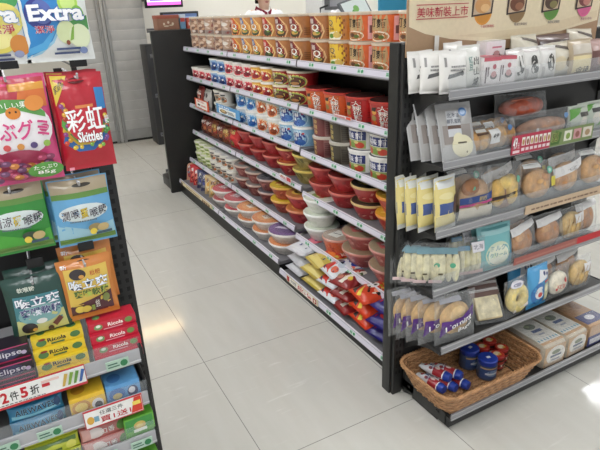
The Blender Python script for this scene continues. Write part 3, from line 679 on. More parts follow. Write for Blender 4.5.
def flat(key, x, y, z, yaw, label, grp=None, tilt=0):
    w, h, t = DIM[id(PK[key])]
    q = random.Random(label); yaw += q.uniform(-.12, .12); tilt += q.uniform(0, .06)
    return place(PK[key], (x+q.uniform(0, .02), y+q.uniform(-.01, .01), z+t*.5+.002), (-PI/2+tilt, q.uniform(-.05, .05), -PI/2+yaw), label, 'noodle pack', grp)
PK['silver'] = pack('noodle_pack', .19, .29, .062, (206, 206, 212), [('r', .04, .3, .96, .92, (206, 30, 60)), ('p', [(.04, .1), (.04, .3), (.6, .4), (.96, .26), (.96, .1)], (220, 222, 226)), ('e', .25, .55, .13, .09, (30, 60, 140)), ('t', '重乳', .42, .6, .86, .74, (246, 226, 230), (130, 0, 30), .035), ('e', .6, .45, .2, .07, (236, 120, 140))], back=(196, 196, 200), seed=11)
PK['gold'] = pack('noodle_pack', .19, .29, .066, (206, 180, 70), [('e', .52, .56, .38, .26, (214, 44, 30)), ('e', .26, .6, .13, .09, (30, 60, 140)), ('t', '辛拉', .42, .56, .82, .7, (250, 235, 225), (130, 10, 10), .035), ('e', .56, .42, .2, .06, (240, 130, 50)), ('p', [(.03, .05), (.97, .05), (.97, .16), (.03, .2)], (226, 206, 110))], back=(176, 146, 50), seed=12)
PK['bluewhite'] = pack('snack_pack', .16, .21, .07, (222, 226, 232), [('p', [(.05, .72), (.95, .62), (.95, .95), (.05, .95)], (40, 60, 160)), ('e', .34, .5, .12, .1, (30, 40, 70)), ('e', .66, .42, .14, .1, (190, 200, 214)), ('p', [(.04, .08), (.5, .06), (.42, .34), (.05, .4)], (220, 44, 34)), ('e', .7, .2, .16, .1, (236, 110, 80))], seed=13)
PK['navywhite'] = pack('snack_pack', .15, .19, .05, (34, 40, 110), [('p', [(.05, .08), (.95, .08), (.9, .5), (.1, .42)], (214, 216, 224)), ('e', .36, .42, .16, .13, (30, 34, 60)), ('e', .36, .42, .09, .08, (214, 216, 220)), ('t', '洋芋', .2, .66, .8, .84, (210, 216, 240), None, .04)], seed=14)
PK['redblack'] = pack('snack_pack', .14, .21, .065, (150, 34, 34), [('e', .3, .5, .16, .1, (60, 20, 20)), ('e', .62, .62, .16, .08, (216, 70, 50)), ('p', [(.4, .1), (.6, .1), (.9, .8), (.7, .84)], (226, 220, 206)), ('e', .3, .24, .14, .08, (206, 130, 110)), ('p', [(.05, .72), (.3, .9), (.5, .88), (.1, .62)], (70, 90, 40)), ('e', .74, .3, .1, .07, (226, 190, 60))], seed=15)
PK['orangecat'] = pack('snack_pack', .16, .23, .07, (226, 66, 32), [('e', .38, .46, .2, .13, (232, 228, 220)), ('e', .3, .48, .05, .05, (30, 30, 30)), ('e', .46, .48, .05, .05, (30, 30, 30)), ('p', [(.06, .72), (.94, .6), (.94, .84), (.06, .92)], (236, 200, 40)), ('e', .74, .44, .13, .08, (240, 150, 120)), ('p', [(.1, .08), (.3, .06), (.16, .34)], (40, 30, 30)), ('p', [(.4, .06), (.6, .08), (.3, .3)], (236, 210, 60))], seed=16)
PK['yellowpuff'] = pack('snack_pack', .16, .23, .07, (236, 200, 34), [('e', .32, .66, .18, .13, (226, 224, 216)), ('e', .3, .68, .07, .06, (60, 50, 50)), ('p', [(.3, .1), (.95, .06), (.95, .36), (.5, .44)], (220, 50, 34)), ('e', .66, .56, .16, .08, (246, 226, 90))], seed=17)
PK['navyfig'] = pack('snack_pack', .175, .22, .07, (44, 40, 128), [('e', .5, .5, .24, .17, (226, 214, 206)), ('e', .5, .58, .14, .08, (120, 60, 50)), ('p', [(.1, .52), (.26, .44), (.26, .62)], (240, 206, 50)), ('e', .5, .26, .24, .08, (206, 40, 40)), ('p', [(.2, .86), (.8, .78), (.8, .9), (.2, .95)], (240, 200, 60))], seed=18)
g = 'snack packs on the bottom shelf'
zb = zs(5, True)
for i, t in enumerate(['lowest', 'middle', 'topmost']):
    flat('silver', -.150, 1.02-.005*i, zb+.066*i, .06*(i-1), f'silver pack with red panel, {t} of the stack nearest the rail joint', 'silver packs on the bottom shelf')
for i, t in enumerate(['lowest', 'middle', 'topmost']):
    flat('gold', -.150, .825-.005*i, zb+.070*i, -.05*i, f'gold pack with red oval, {t} of its stack on bottom shelf', 'gold packs on the bottom shelf')
for i, t in enumerate(['lowest', 'middle', 'topmost']):
    flat('bluewhite', -.150, .655, zb+.072*i, .1-.12*i, f'white pack with blue and red corners, {t} one beside gold packs', g)
    flat('redblack', -.150, .51, zb+.067*i, .1*i, f'dark red pack with pale streak, {t} one on bottom shelf', g)
    flat('orangecat', -.150, .355, zb+.072*i, -.08*i, f'orange pack with white face print, {t} one on bottom shelf', g)
    flat('navyfig', -.150, .182, zb+.072*i, .12-.1*i, f'navy pack with pale figure print, {t} one beside near post', g)
place(PK['navywhite'], (.145, .70, zb), (-.25, 0, -PI/2), 'navy and white pack standing behind the blue-cornered packs', 'snack pack')
for i, t in enumerate(['lower', 'upper']):
    flat('yellowpuff', .085, .37, zb+.022+.072*i, .1*i, f'yellow and red pack lying behind the orange packs, {t} one', g)
    flat('redblack', .085, .54, zb+.022+.067*i, .1, f'dark red pack in second row behind the front ones, {t} one', g)

# ---- cards and strips on the rails
def card(name, a, b, x, label, base, art, cat='promotion card', rot=0, th=.003):
    """A flat card facing the aisle; a is its far top corner, b its near bottom corner as (y, z)."""
    w = a[0]-b[0]; h = a[1]-b[1]
    mb = MB().box((-w/2, 0, 0), (w/2, th, h), base)
    draw(mb, art, plane_S((-w/2, 0, 0), (w, 0, 0), (0, 0, h)))
    o = mb.obj(name, PAPER, smooth=False); o.location = (x, (a[0]+b[0])/2, b[1]); o.rotation_euler = (rot, 0, -PI/2)
    return tag(o, label, cat)
def yz(px, py, x): p = pt(px, py, 'x', x); return (p.y, p.z)
card('promotion_card', yz(194.5, 97.5, -.015), yz(209, 112.5, -.015), -.015, 'white promotion card with orange border on far third shelf', (226, 84, 40),
     [('r', .1, .1, .9, .92, (244, 238, 232)), ('t', '新品', .2, .68, .7, .88, (206, 50, 30), None, .03), ('e', .3, .42, .1, .1, (60, 50, 50))] + bars(.45, .3, .85, .5, (210, 80, 50), 2, 2) + bars(.2, .14, .6, .26, (150, 150, 150), 2, 3))
card('promotion_card', yz(216, 103, -.015), yz(240, 121, -.015), -.015, 'pale blue promotion card with bowl picture on third shelf', (84, 156, 214),
     [('r', .12, .08, .84, .66, (236, 238, 234)), ('e', .32, .34, .16, .2, (120, 100, 70)), ('e', .32, .38, .1, .1, (210, 180, 120)), ('t', '特價', .1, .72, .6, .94, (230, 240, 250), None, .03)] + bars(.52, .2, .8, .56, (70, 80, 90), 3, 4))
card('rail_strip', yz(334, 113.5, -.012), yz(351, 121, -.012), -.012, 'white strip with red print on second shelf rail', (240, 224, 222),
     [('r', .72, .1, .98, .9, (226, 70, 40))] + bars(.04, .15, .7, .85, (206, 60, 60), 2, 5), 'price strip')
card('rail_strip', yz(279.5, 173.0, -.012), yz(291, 183.0, -.012), -.012, 'white strip with red end on fourth shelf rail', (238, 232, 232),
     [('r', .62, .05, .98, .95, (214, 60, 70)), ('e', .2, .6, .1, .2, (210, 150, 60))] + bars(.06, .1, .6, .8, (190, 80, 80), 2, 6), 'price strip')
a = [('r', .01, .06, .99, .94, (236, 222, 182))] + bars(.2, .25, .66, .75, (150, 110, 80), 2, 7) + [('e', .06, .5, .035, .36, (110, 100, 90))]
for i in range(4): a.append(('r', .74+i*.06, .2, .78+i*.06, .8, (140, 96, 60)))
card('rail_strip', (3.09, .132), (2.28, .098), -.183, 'long cream strip with dark squares on far bottom rail', (214, 196, 150), a, 'price strip')
card('rail_strip', (1.02, .078), (.66, .040), -.183, 'cream strip with red characters on near bottom rail', (214, 206, 170),
     [('r', .0, .0, 1, 1, (226, 214, 176)), ('r', .02, .08, .98, .92, (244, 240, 232)), ('r', .02, .08, .1, .92, (190, 36, 50)), ('t', '大包裝', .14, .2, .34, .84, (60, 60, 70), None, .02), ('t', '超值價', .38, .14, .82, .88, (206, 40, 50), None, .04), ('r', .86, .14, .97, .88, (176, 40, 44)), ('e', .915, .5, .03, .24, (240, 220, 200))], 'price strip')
# ================================================================== THE BREAD SHELVES ON THE GONDOLA END
EY = [-.2286, -.2232, -.2096, -.2114, -.273, -.3474]
EZ = [1.2281, .999, .7473, .5148, .3046, .0513]
X0, X1 = -.189, .80
GREYR = (150, 150, 153)
def bread_unit():
    root = empty('bread_display_unit', (.3, -.1, 0))
    tag(root, 'black bread display shelves with grey rails on the gondola end', 'shelving')
    inv = Matrix.Translation((-.3, .1, 0))
    def part(name, mb, mat, parent=root, smooth=True): return mb.xf(inv).obj(name, mat, parent, smooth)
    part('back_panel', MB().box((-.2, -.058, .04), (.855, -.0505, 1.38), (30, 30, 30)), STEEL)
    for x in (-.247, .805):
        mb = MB().box((x, -.066, .0), (x+.045, -.0505, 1.394), (40, 40, 39), bev=.003)
        z = .1
        while z < 1.37:
            for dx in (.010, .027): mb.box((x+dx, -.0665, z), (x+dx+.008, -.066, z+.016), (8, 8, 8))
            z += .032
        part('upright', mb, STEEL)
    for j in range(6):
        y, z = EY[j], EZ[j]
        sh = part('shelf', MB().box((X0, y+.006, z+.0), (X1, -.067, z+.008 if j < 5 else z+.012), (54, 54, 54)), STEEL)
        mb = MB().box((X0-.002, y, z-.001), (X1, y+.007, z+.03), GREYR, bev=.002).box((X0-.002, y-.0018, z+.006), (X1, y+.001, z+.0075), (196, 196, 198)).box((X0-.002, y-.0018, z+.026), (X1, y+.001, z+.029), (182, 182, 186))
        part('price_rail', mb, RAIL, sh)
        if j < 4:
            part('clear_riser', MB().box((X0-.002, y+.0075, z+.02), (X1, y+.0095, z+.078), (225, 228, 230)), ACRYL, sh)
        # side bracket: deep at the back, thin at the front
        d = .085 if j < 5 else .05
        for x in (X0-.006, X1-.002):
            n = 10; top = [(x, -.066+(y+.004+.066)*i/n, z+.010) for i in range(n+1)]
            bot = [(x, p[1], z-.004-d*(1-i/n)**2.2) for i, p in enumerate(top)]
            vs = [(q[0]+dx, q[1], q[2]) for dx in (0, .006) for q in top+bot]
            m = n+1; fs = []
            for o in (0, 2*m): fs += [(o+i, o+i+1, o+m+i+1, o+m+i) for i in range(n)]
            fs += [(i, i+1, 2*m+i+1, 2*m+i) for i in range(n)]+[(m+i, m+i+1, 3*m+i+1, 3*m+i) for i in range(n)]
            fs += [(0, m, 3*m, 2*m), (n, m+n, 3*m+n, 2*m+n)]
            part('bracket', MB().add(vs, fs, (40, 40, 40)), STEEL, sh, False)
    bs = MB().box((X0-.004, -.335, .012), (X1, -.067, .048), (36, 36, 36), bev=.004).box((X0-.010, -.32, .02), (X0-.002, -.067, .075), (42, 42, 41), bev=.003)
    bs.box((X0-.010, -.14, .03), (X0-.002, -.067, .125), (42, 42, 41), bev=.003)
    for y in (-.29, -.12): bs.lathe([(.007, 0), (.007, .006)], 12, (24, 24, 24), cap1=True).box((X0-.014, y, .052), (X0-.009, y+.018, .06), (14, 14, 14), bev=.002)
    part('base', bs, STEEL)
    for x in (X0+.0, X1-.06):
        part('foot', MB().box((x, -.27, 0), (x+.05, -.12, .014), (26, 26, 26), bev=.002), STEEL)
bread_unit()

# ---- header board
def header():
    x0, x1, z0, z1 = -.243, .712, 1.352, 1.66; y = -.0745
    W, H = x1-x0, z1-z0
    mb = MB().box((x0, y, z0), (x1, y+.006, z1), (172, 138, 104))
    def uv(px, py): p = pt(px, py, 'y', y); return ((p.x-x0)/W, (p.z-z0)/H)
    pts = [uv(409, 27)] + [uv(425, 34), uv(450, 39), uv(480, 41), uv(520, 38), uv(560, 31), uv(597, 20)] + [(1, 1), (0, 1)]
    art = [('p', pts, (228, 211, 176))]
    # a slightly darker wave inside the cream field
    art += [('p', [uv(455, 36), uv(500, 38), uv(560, 29), uv(597, 17), uv(597, 10), uv(540, 26)], (222, 202, 166))]
    for i, (px, py, c, cap) in enumerate([(483, 12, (226, 150, 50), '千層奶酥麵包'), (517, 10, (150, 118, 76), '藜麥奶酥麵包'), (551, 8, (96, 150, 62), '抹茶紅豆麵包'), (584, 5, (226, 98, 150), '黑森林水果捲')]):
        u, v = uv(px, py)
        ru, rv = .044, .044*W/H
        art += [('e', u, v, ru, rv, c), ('e', u, v, ru*.86, rv*.86, tuple(int(k*.93) for k in c))]
        art += [('p', [(u-.056, v-rv*.35), (u+.044, v-rv*.15), (u+.052, v+rv*2.2), (u-.054, v+rv*2.1)], (64, 52, 48)), ('p', [(u-.048, v-rv*.2), (u+.036, v-rv*.05), (u+.044, v+rv*1.9), (u-.042, v+rv*1.8)], (196, 170, 140)), ('e', u-.004, v+rv*.5, .038, rv*.6, [(206, 150, 90), (112, 66, 44), (80, 58, 46), (120, 60, 60)][i]), ('e', u+.008, v+rv*.3, .022, rv*.3, [(226, 180, 120), (150, 96, 66), (130, 120, 70), (190, 120, 110)][i])]
        cu, cv = uv(px+4-i, py+14-i*.2)
        art += [('t', cap, cu-.034, cv-.017, cu+.034, cv+.014, [(190, 60, 80), (110, 90, 100), (90, 90, 110), (150, 90, 120)][i], None, .0)]
    a, b = uv(415, 17.5), uv(467, 13.5)
    art += [('t', '美味新裝上市', a[0]+.004, (a[1]+b[1])/2-.012, b[0], (a[1]+b[1])/2+.088, (190, 30, 60), None, .012)]
    l1, l2 = uv(416, 19.5), uv(466, 17)
    art += [('p', [(l1[0]-.004, l1[1]-.004), (l2[0]+.004, l1[1]-.004), (l2[0]+.004, l1[1]+.004), (l1[0]-.004, l1[1]+.004)], (190, 40, 66))]
    l3 = uv(418, 5)
    art += [('r', l1[0]-.004, l3[1]-.006, l2[0]+.004, l3[1]+.002, (190, 40, 66))]
    art += [('t', '烘焙新品', .19, l3[1]+.03, .27, l3[1]+.12, (120, 80, 50), None, .01)]
    # small white tag at the lower edge
    t = uv(435, 47); art += [('r', t[0]-.008, .03, t[0]+.012, .2, (226, 222, 216))]
    draw(mb, art, plane_S((x0, y, z0), (W, 0, 0), (0, 0, H)), step=.0004)
    tag(mb.obj('header_board', PAPER, smooth=False), 'cream and kraft header board with bread pictures above the bread shelves', 'sign board')
header()

# ---------------------------------------------------------------- bakery products
def bagged(name, w, h, t, bread, labels=(), film=None, seed=0, extra=(), bname='bread', tint=(236, 238, 238), bm=None):
    """Clear pouch standing up, the food inside as its own mesh."""
    parts = []
    mb = pillow(w, h, t, tint, (), seed=seed, wr=2.0, nu=24, nv=24)
    if labels:
        Fn = pillow_fn(w, h, t, seed=seed, wr=2.0)
        draw(mb, list(labels), lambda u, v, d=0: Fn(u, v, d), slot=1, step=.0012)
    parts.append(('wrapper', mb.mesh('wrapper', [film or CLEAR, PAPER]), []))
    parts.append((bname, bread.mesh(bname, bm or BREAD), []))
    p = (name, parts); DIM[id(p)] = (w, h, t); return p
BK = {}
CR = (206, 150, 90); PALE = (230, 214, 172)
# white sweets bags of the top shelf
def whitebag(key, w, h, t, art, base=(232, 230, 226), mat=FILM, seed=0, name='cake_pack'): BK[key] = pack(name, w, h, t, base, art, mat=mat, seed=seed)
whitebag('wa', .085, .115, .04, [('p', [(.2, .34), (.7, .42), (.66, .5), (.24, .44)], (90, 90, 90)), ('e', .72, .46, .07, .06, (80, 80, 80)), ('r', .12, .62, .2, .84, (150, 148, 146)), ('e', .5, .4, .2, .0, (216, 214, 208))] + bars(.3, .5, .8, .66, (110, 110, 110), 2, 3), seed=21)
whitebag('wb', .085, .125, .04, [('t', '出', .5, .56, .76, .74, (50, 50, 50), None, .03), ('t', '山', .5, .34, .76, .52, (50, 50, 50), None, .03), ('t', '爐', .5, .12, .76, .3, (50, 50, 50), None, .02), ('t', '紅', .3, .62, .46, .76, (60, 130, 120), None, .02), ('t', '豆', .3, .46, .46, .6, (60, 130, 120), None, .02), ('r', .1, .2, .2, .8, (206, 204, 200))], base=(226, 226, 220), seed=22)
def letterbag(key, ch, seed): whitebag(key, .085, .105, .035, [('t', ch, .3, .24, .74, .76, (60, 58, 56), None, .07), ('r', .06, .86, .94, .93, (214, 206, 204)), ('r', .08, .12, .2, .4, (190, 186, 184))], base=(228, 226, 222), seed=seed)
letterbag('wJ', 'J', 23); letterbag('wA', 'a', 24); letterbag('w0', '0', 25)
def carton(name, w, h, t, base, top, art, tart=()):
    mb = MB().box((-w/2, 0, 0), (w/2, t, h), base, bev=.0015)
    draw(mb, [('r', .01, .01, .99, .99, base)]+list(art), plane_S((-w/2, 0, 0), (w, 0, 0), (0, 0, h)))
    draw(mb, [('r', .01, .01, .99, .99, top)]+list(tart), plane_S((-w/2, 0, h), (w, 0, 0), (0, t, 0)))
    p = (name, [(name, mb.mesh(name, GLOSS, True), [])]); DIM[id(p)] = (w, h, t); return p
BK['cuppack'] = carton('cake_box', .068, .088, .06, (232, 226, 226), (206, 60, 80), [('r', 0, .88, 1, 1, (206, 84, 100)), ('e', .62, .4, .2, .1, (60, 56, 60)), ('e', .62, .46, .15, .1, (200, 140, 140)), ('r', .12, .2, .2, .7, (110, 90, 96)), ('r', .26, .4, .32, .7, (120, 100, 106)), ('e', .62, .7, .1, .08, (190, 110, 120))])
BK['cupwhite'] = carton('cake_box', .07, .06, .05, (236, 234, 236), (240, 238, 240), [('e', .55, .3, .22, .14, (70, 66, 70)), ('e', .55, .42, .16, .12, (190, 150, 150)), ('r', .3, .66, .8, .74, (206, 120, 140))])
whitebag('pinkflat', .13, .10, .045, [('r', .1, .5, .9, .8, (226, 196, 204)), ('e', .3, .4, .14, .12, (150, 110, 110)), ('p', [(.05, .3), (.9, .12), (.9, .3), (.1, .42)], (206, 120, 140))], base=(206, 190, 190), seed=26)
whitebag('browncake', .10, .115, .045, [('r', .1, .12, .9, .55, (232, 214, 160)), ('t', '金磚', .2, .1, .8, .26, (60, 50, 40), None, .03), ('r', .1, .6, .9, .86, (206, 196, 180))], base=(190, 170, 140), seed=27)
whitebag('choco', .10, .11, .045, [('r', .1, .12, .9, .66, (112, 70, 62)), ('e', .5, .4, .2, .16, (150, 100, 90))], base=(176, 140, 132), seed=28)
whitebag('creamcake', .12, .11, .05, [('e', .4, .4, .24, .2, (222, 206, 170)), ('p', [(.3, .86), (.9, .7), (.9, .8), (.35, .94)], (80, 66, 56)), ('e', .75, .4, .12, .14, (140, 120, 90))], base=(214, 206, 186), seed=29)
whitebag('pink', .10, .125, .05, [('r', .06, .1, .94, .8, (236, 150, 176)), ('e', .45, .42, .3, .22, (238, 226, 226)), ('e', .7, .66, .12, .08, (206, 40, 90)), ('r', .1, .82, .9, .92, (226, 190, 200))], base=(232, 166, 184), seed=30)
whitebag('darkflat', .16, .10, .04, [('r', .08, .2, .92, .8, (74, 50, 46)), ('e', .3, .5, .12, .14, (196, 186, 170)), ('e', .66, .5, .14, .12, (206, 190, 160))], base=(110, 84, 76), seed=31)

CK = 'packaged cake'
SCALE = [1.15, 1.12, 1.17, 1.17, 1.14]
def bput(key, x, y, lv, label, cat='packaged bread', yaw=0, tilt=0, dz=0, grp=None):
    j = 0 if (grp and lv) else 1
    q = random.Random(label); o = place(BK[key], (x, y, EZ[lv]+.0135+dz), (tilt+j*q.uniform(-.05, .04), j*q.uniform(-.05, .05), yaw+j*q.uniform(-.09, .09)), label, cat, grp)
    s = {'bagel': 1.28, 'cream': 1.24, 'donut': 1.2, 'bluepack': 1.12}.get(key, SCALE[lv]); o.scale = (s, s*(1 if lv == 0 else (.72 if key == 'yellowroll' else .5) if grp and key != 'slab' else .8), s)
    return o
g0 = 'cakes on the top bread shelf'
for i, (x, y, yaw, d) in enumerate([(-.160, -.195, .75, 'front one'), (-.197, -.150, .45, 'second one'), (-.215, -.108, .8, 'third one')]):
    bput('wa', x+.012, y, 0, f'white cake bag at left end of top bread shelf, {d} from front', CK, yaw-.9, -.12, 0, g0)
bput('wb', -.073, -.190, 0, 'white cake bag with large black characters on top bread shelf', CK, -.06, -.12)
bput('wa', -.085, -.130, 0, 'white cake bag standing behind the bag with large black characters', CK, .1, -.1, .02)
bput('cuppack', -.001+.006, -.206, 0, 'white cake box with red top, left of the pair on top bread shelf', CK, .04, 0, 0, g0)
bput('cuppack', .076, -.204, 0, 'white cake box with red top, right of the pair on top bread shelf', CK, -.05, 0, 0, g0)
bput('wJ', .153, -.185, 0, 'white cake bag with a black letter J on top bread shelf', CK, .05, -.12)
bput('wA', .225, -.181, 0, 'white cake bag with a black letter a on top bread shelf', CK, -.05, -.12)
bput('w0', .300, -.187, 0, 'white cake bag with a black figure 0 on top bread shelf', CK, .04, -.12)
bput('creamcake', .385, -.170, 0, 'greyish cream cake bag right of the letter bags', CK, .1, -.14)
bput('browncake', .475, -.190, 0, 'yellow-labelled tan cake bag on top bread shelf', CK, -.06, -.12)
bput('choco', .575, -.185, 0, 'chocolate brown cake bag beside the pink pack', CK, .02, -.12)
bput('pink', .680, -.190, 0, 'pink cake pack at right end of top bread shelf', CK, .05, -.12)
bput('pinkflat', -.02, -.108, 0, 'pinkish cake bag behind the red-topped boxes', CK, .1, -.2, .022)
bput('cupwhite', .10, -.130, 0, 'small white cake box with cup picture, raised behind the red-topped boxes', CK, -.06, 0, .075)
bput('pinkflat', .10, -.128, 0, 'pinkish cake bag under the small white cake box', CK, 0, -.02, -.02)
bput('creamcake', .27, -.115, 0, 'cream cake bag standing behind the letter bags', CK, .1, -.16, .03)
bput('darkflat', .43, -.110, 0, 'dark chocolate cake pack at the back of top bread shelf', CK, -.1, -.2, .035)
bput('creamcake', .58, -.108, 0, 'cream cake bag at the back beside the dark chocolate pack', CK, -.1, -.2, .035)

# second bread shelf
def slabpack():
    w, h, t = .124, .178, .016
    mb = pillow(w, h, t, (184, 184, 184), [('r', .03, .03, .97, .9, (176, 174, 172)), ('r', .1, .3, .9, .62, (150, 140, 134)), ('r', .24, .42, .62, .86, (206, 208, 212)), ('t', '北海道', .26, .74, .62, .82, (44, 60, 84), None, .01), ('t', '鮮乳蛋糕', .24, .64, .64, .72, (44, 60, 84), None, .01), ('r', .24, .55, .62, .61, (96, 66, 48)), ('e', .72, .83, .12, .075, (74, 130, 200)), ('e', .72, .83, .07, .045, (130, 176, 224)), ('e', .6, .25, .31, .19, (232, 224, 186)), ('e', .5, .35, .16, .13, (232, 224, 186)), ('r', .46, .29, .72, .32, (90, 80, 60)), ('e', .7, .14, .02, .02, (120, 110, 80))], seed=40)
    p = ('cake_slab_pack', [('cake_slab_pack', mb.mesh('cake_slab_pack', FILM), [])]); DIM[id(p)] = (w, h, t); return p
BK['slab'] = slabpack()
for i, d in enumerate(['front', 'second', 'third', 'rearmost']):
    bput('slab', -.098-.022*i, -.200+.028*i, 1, f'silver cake pack leaning at left of second bread shelf, {d} of four', CK, -.16, -.36, 0, 'silver cake packs on the second bread shelf')
def lumps(cs, col, noise=.03, sq=.9):
    m = MB()
    for c in cs: m.blob(c[:3], c[3:6], c[6] if len(c) > 6 else col, 18, 12, noise, sq=sq)
    return m
GOLD = (206, 160, 96)
BK['rolls'] = bagged('bread_roll_bag', .26, .092, .075, lumps([(-.085+.042*i, -.004, .042, .027, .03, .034, GOLD if i % 2 else (196, 144, 80)) for i in range(5)], GOLD), [('r', .38, .3, .56, .78, (226, 226, 224)), ('t', '49', .42, .45, .52, .62, (50, 50, 50), None, .02), ('e', .8, .72, .06, .1, (90, 140, 200)), ('p', [(.1, .62), (.36, .66), (.36, .72), (.1, .7)], (96, 66, 44)), ('r', .18, .74, .34, .84, (214, 210, 200))], seed=41)
BK['longroll'] = bagged('bread_loaf_bag', .27, .10, .08, lumps([(0, -.002, .045, .11, .034, .033, (176, 132, 104))], 0), [('e', .86, .74, .05, .09, (110, 150, 200)), ('r', .3, .3, .34, .5, (226, 226, 226))], seed=42)
BK['carrot'] = bagged('bread_loaf_bag', .26, .085, .08, lumps([(0, -.004, .04, .105, .035, .032, (172, 70, 40))], 0), [('p', [(.2, .7), (.6, .76), (.6, .79), (.2, .74)], (206, 110, 80))], seed=43)
BK['greenpack'] = pack('bread_pack', .12, .10, .05, (196, 206, 190), [('p', [(.03, .5), (.6, .9), (.03, .9)], (96, 170, 60)), ('e', .6, .4, .22, .2, (226, 222, 210)), ('r', .4, .6, .9, .75, (60, 60, 60)), ('p', [(.6, .1), (.97, .1), (.97, .5)], (110, 180, 70))], seed=44)
bput('rolls', .075, -.168, 1, 'bag of golden bread rolls with white tag on second bread shelf', yaw=0, tilt=-.16)
bput('longroll', .345, -.166, 1, 'clear bag of brown long bread behind the pink strip', yaw=0, tilt=-.16)
bput('carrot', .28, -.120, 1, 'clear bag of reddish orange loaf at back of second shelf', yaw=.03, tilt=-.18, dz=.085)
bput('greenpack', .545, -.170, 1, 'green and white bread pack, left one behind the green strip', yaw=.1, tilt=-.15)
bput('greenpack', .665, -.150, 1, 'green and white bread pack at right end of second shelf', yaw=-.1, tilt=-.15)
bput('rolls', .11, -.1, 1, 'second bag of golden rolls behind the tagged one', yaw=.04, tilt=-.1, dz=.012)

# third bread shelf
BK['yellowroll'] = pack('swiss_roll_pack', .094, .168, .056, (232, 214, 132), [('r', 0, .32, 1, .53, (58, 84, 150)), ('r', .0, .80, 1, 1, (226, 228, 226)), ('r', 0, 0, 1, .1, (222, 224, 222)), ('e', .84, .45, .15, .2, (70, 46, 34)), ('e', .84, .45, .1, .14, (110, 76, 50)), ('e', .4, .66, .3, .06, (240, 226, 160))], back=(226, 220, 180), seed=45)
for i, (x, y, d) in enumerate([(-.135, -.170, 'front right'), (-.172, -.150, 'second from front'), (-.172+.02, -.105+.008, 'third from front'), (-.172+.0, -.087+.0, 'rearmost')]):
    pass
for i, d in enumerate(['front', 'second', 'third', 'rearmost']):
    x, y = [(-.125, -.178), (-.172, -.145), (-.198, -.112), (-.214, -.082)][i]
    bput('yellowroll', x, y, 2, f'yellow swiss roll pack with blue band on third bread shelf, {d} of four', CK, .12, -.10, 0, 'yellow swiss roll packs on the third bread shelf')
BK['bluebread'] = bagged('bread_bag', .15, .17, .06, lumps([(0, .0, .075, .062, .026, .06, (190, 150, 110)), (-.02, -.012, .11, .035, .016, .03, (156, 104, 66))], 0), [('p', [(.04, .36), (.96, .4), (.96, .54), (.04, .48)], (50, 74, 140)), ('p', [(.04, .31), (.96, .35), (.96, .39), (.04, .35)], (206, 70, 140)), ('r', .04, .06, .96, .3, (206, 196, 176)), ('t', '鮮奶', .5, .4, .72, .49, (214, 190, 120), None, .02), ('e', .34, .66, .06, .05, (90, 170, 140))], seed=46)
BK['pastry'] = bagged('pastry_bag', .145, .165, .06, lumps([(-.03, 0, .07, .028, .022, .045, (216, 170, 70)), (.025, -.003, .075, .03, .022, .05, (226, 184, 84)), (0, .004, .06, .05, .018, .045, (150, 96, 50)), (.0, -.008, .1, .03, .016, .022, (236, 200, 100))], 0), [('p', [(.06, .3), (.94, .38), (.94, .45), (.06, .37)], (60, 44, 36)), ('t', '奶酥派', .4, .33, .72, .405, (214, 196, 150), None, .02), ('e', .8, .66, .07, .07, (120, 190, 160))], seed=47)
BK['bun'] = bagged('bread_bag', .16, .15, .065, lumps([(0, 0, .07, .06, .026, .05, (206, 156, 98)), (.02, -.01, .09, .03, .016, .02, (186, 128, 70))], 0), [('e', .72, .78, .08, .08, (110, 190, 160)), ('e', .72, .78, .04, .04, (200, 226, 214)), ('r', .8, .4, .97, .62, (222, 206, 70)), ('r', .05, .86, .5, .95, (226, 226, 222)), ('e', .42, .56, .1, .05, (220, 170, 110))], seed=48)
BK['whitebun'] = bagged('bread_bag', .16, .15, .065, lumps([(0, 0, .07, .062, .026, .05, (206, 158, 104)), (-.02, -.008, .06, .03, .02, .03, (190, 134, 80))], 0), [('p', [(.05, .5), (.95, .68), (.95, .86), (.05, .72)], (226, 224, 222)), ('t', '手作', .4, .6, .7, .7, (120, 116, 112), None, .0, .18)], seed=49)
bput('bluebread', .014, -.176, 2, 'bread bag with blue and pink bands on third bread shelf', yaw=0, tilt=-.13)
bput('pastry', .172, -.176, 2, 'bag of yellow pastries with dark band on third bread shelf', yaw=0, tilt=-.13)
bput('bun', .345, -.176, 2, 'round bread bag with green sticker right of the pastries', yaw=0, tilt=-.13)
bput('whitebun', .52, -.176, 2, 'bread bag with white slanted label on third bread shelf', yaw=.03, tilt=-.13)
bput('bun', .69, -.176, 2, 'round bread bag at right end of third bread shelf', yaw=-.03, tilt=-.13)
for i, (x, k, d) in enumerate([(.03, 'bun', 'behind the blue-banded bag'), (.20, 'whitebun', 'behind the yellow pastries'), (.38, 'bun', 'behind the green-stickered bag'), (.56, 'whitebun', 'behind the white-labelled bag')]):
    bput(k, x, -.112, 2, f'bread bag in back row of third bread shelf, {d}', yaw=.05, tilt=-.12, dz=.018)

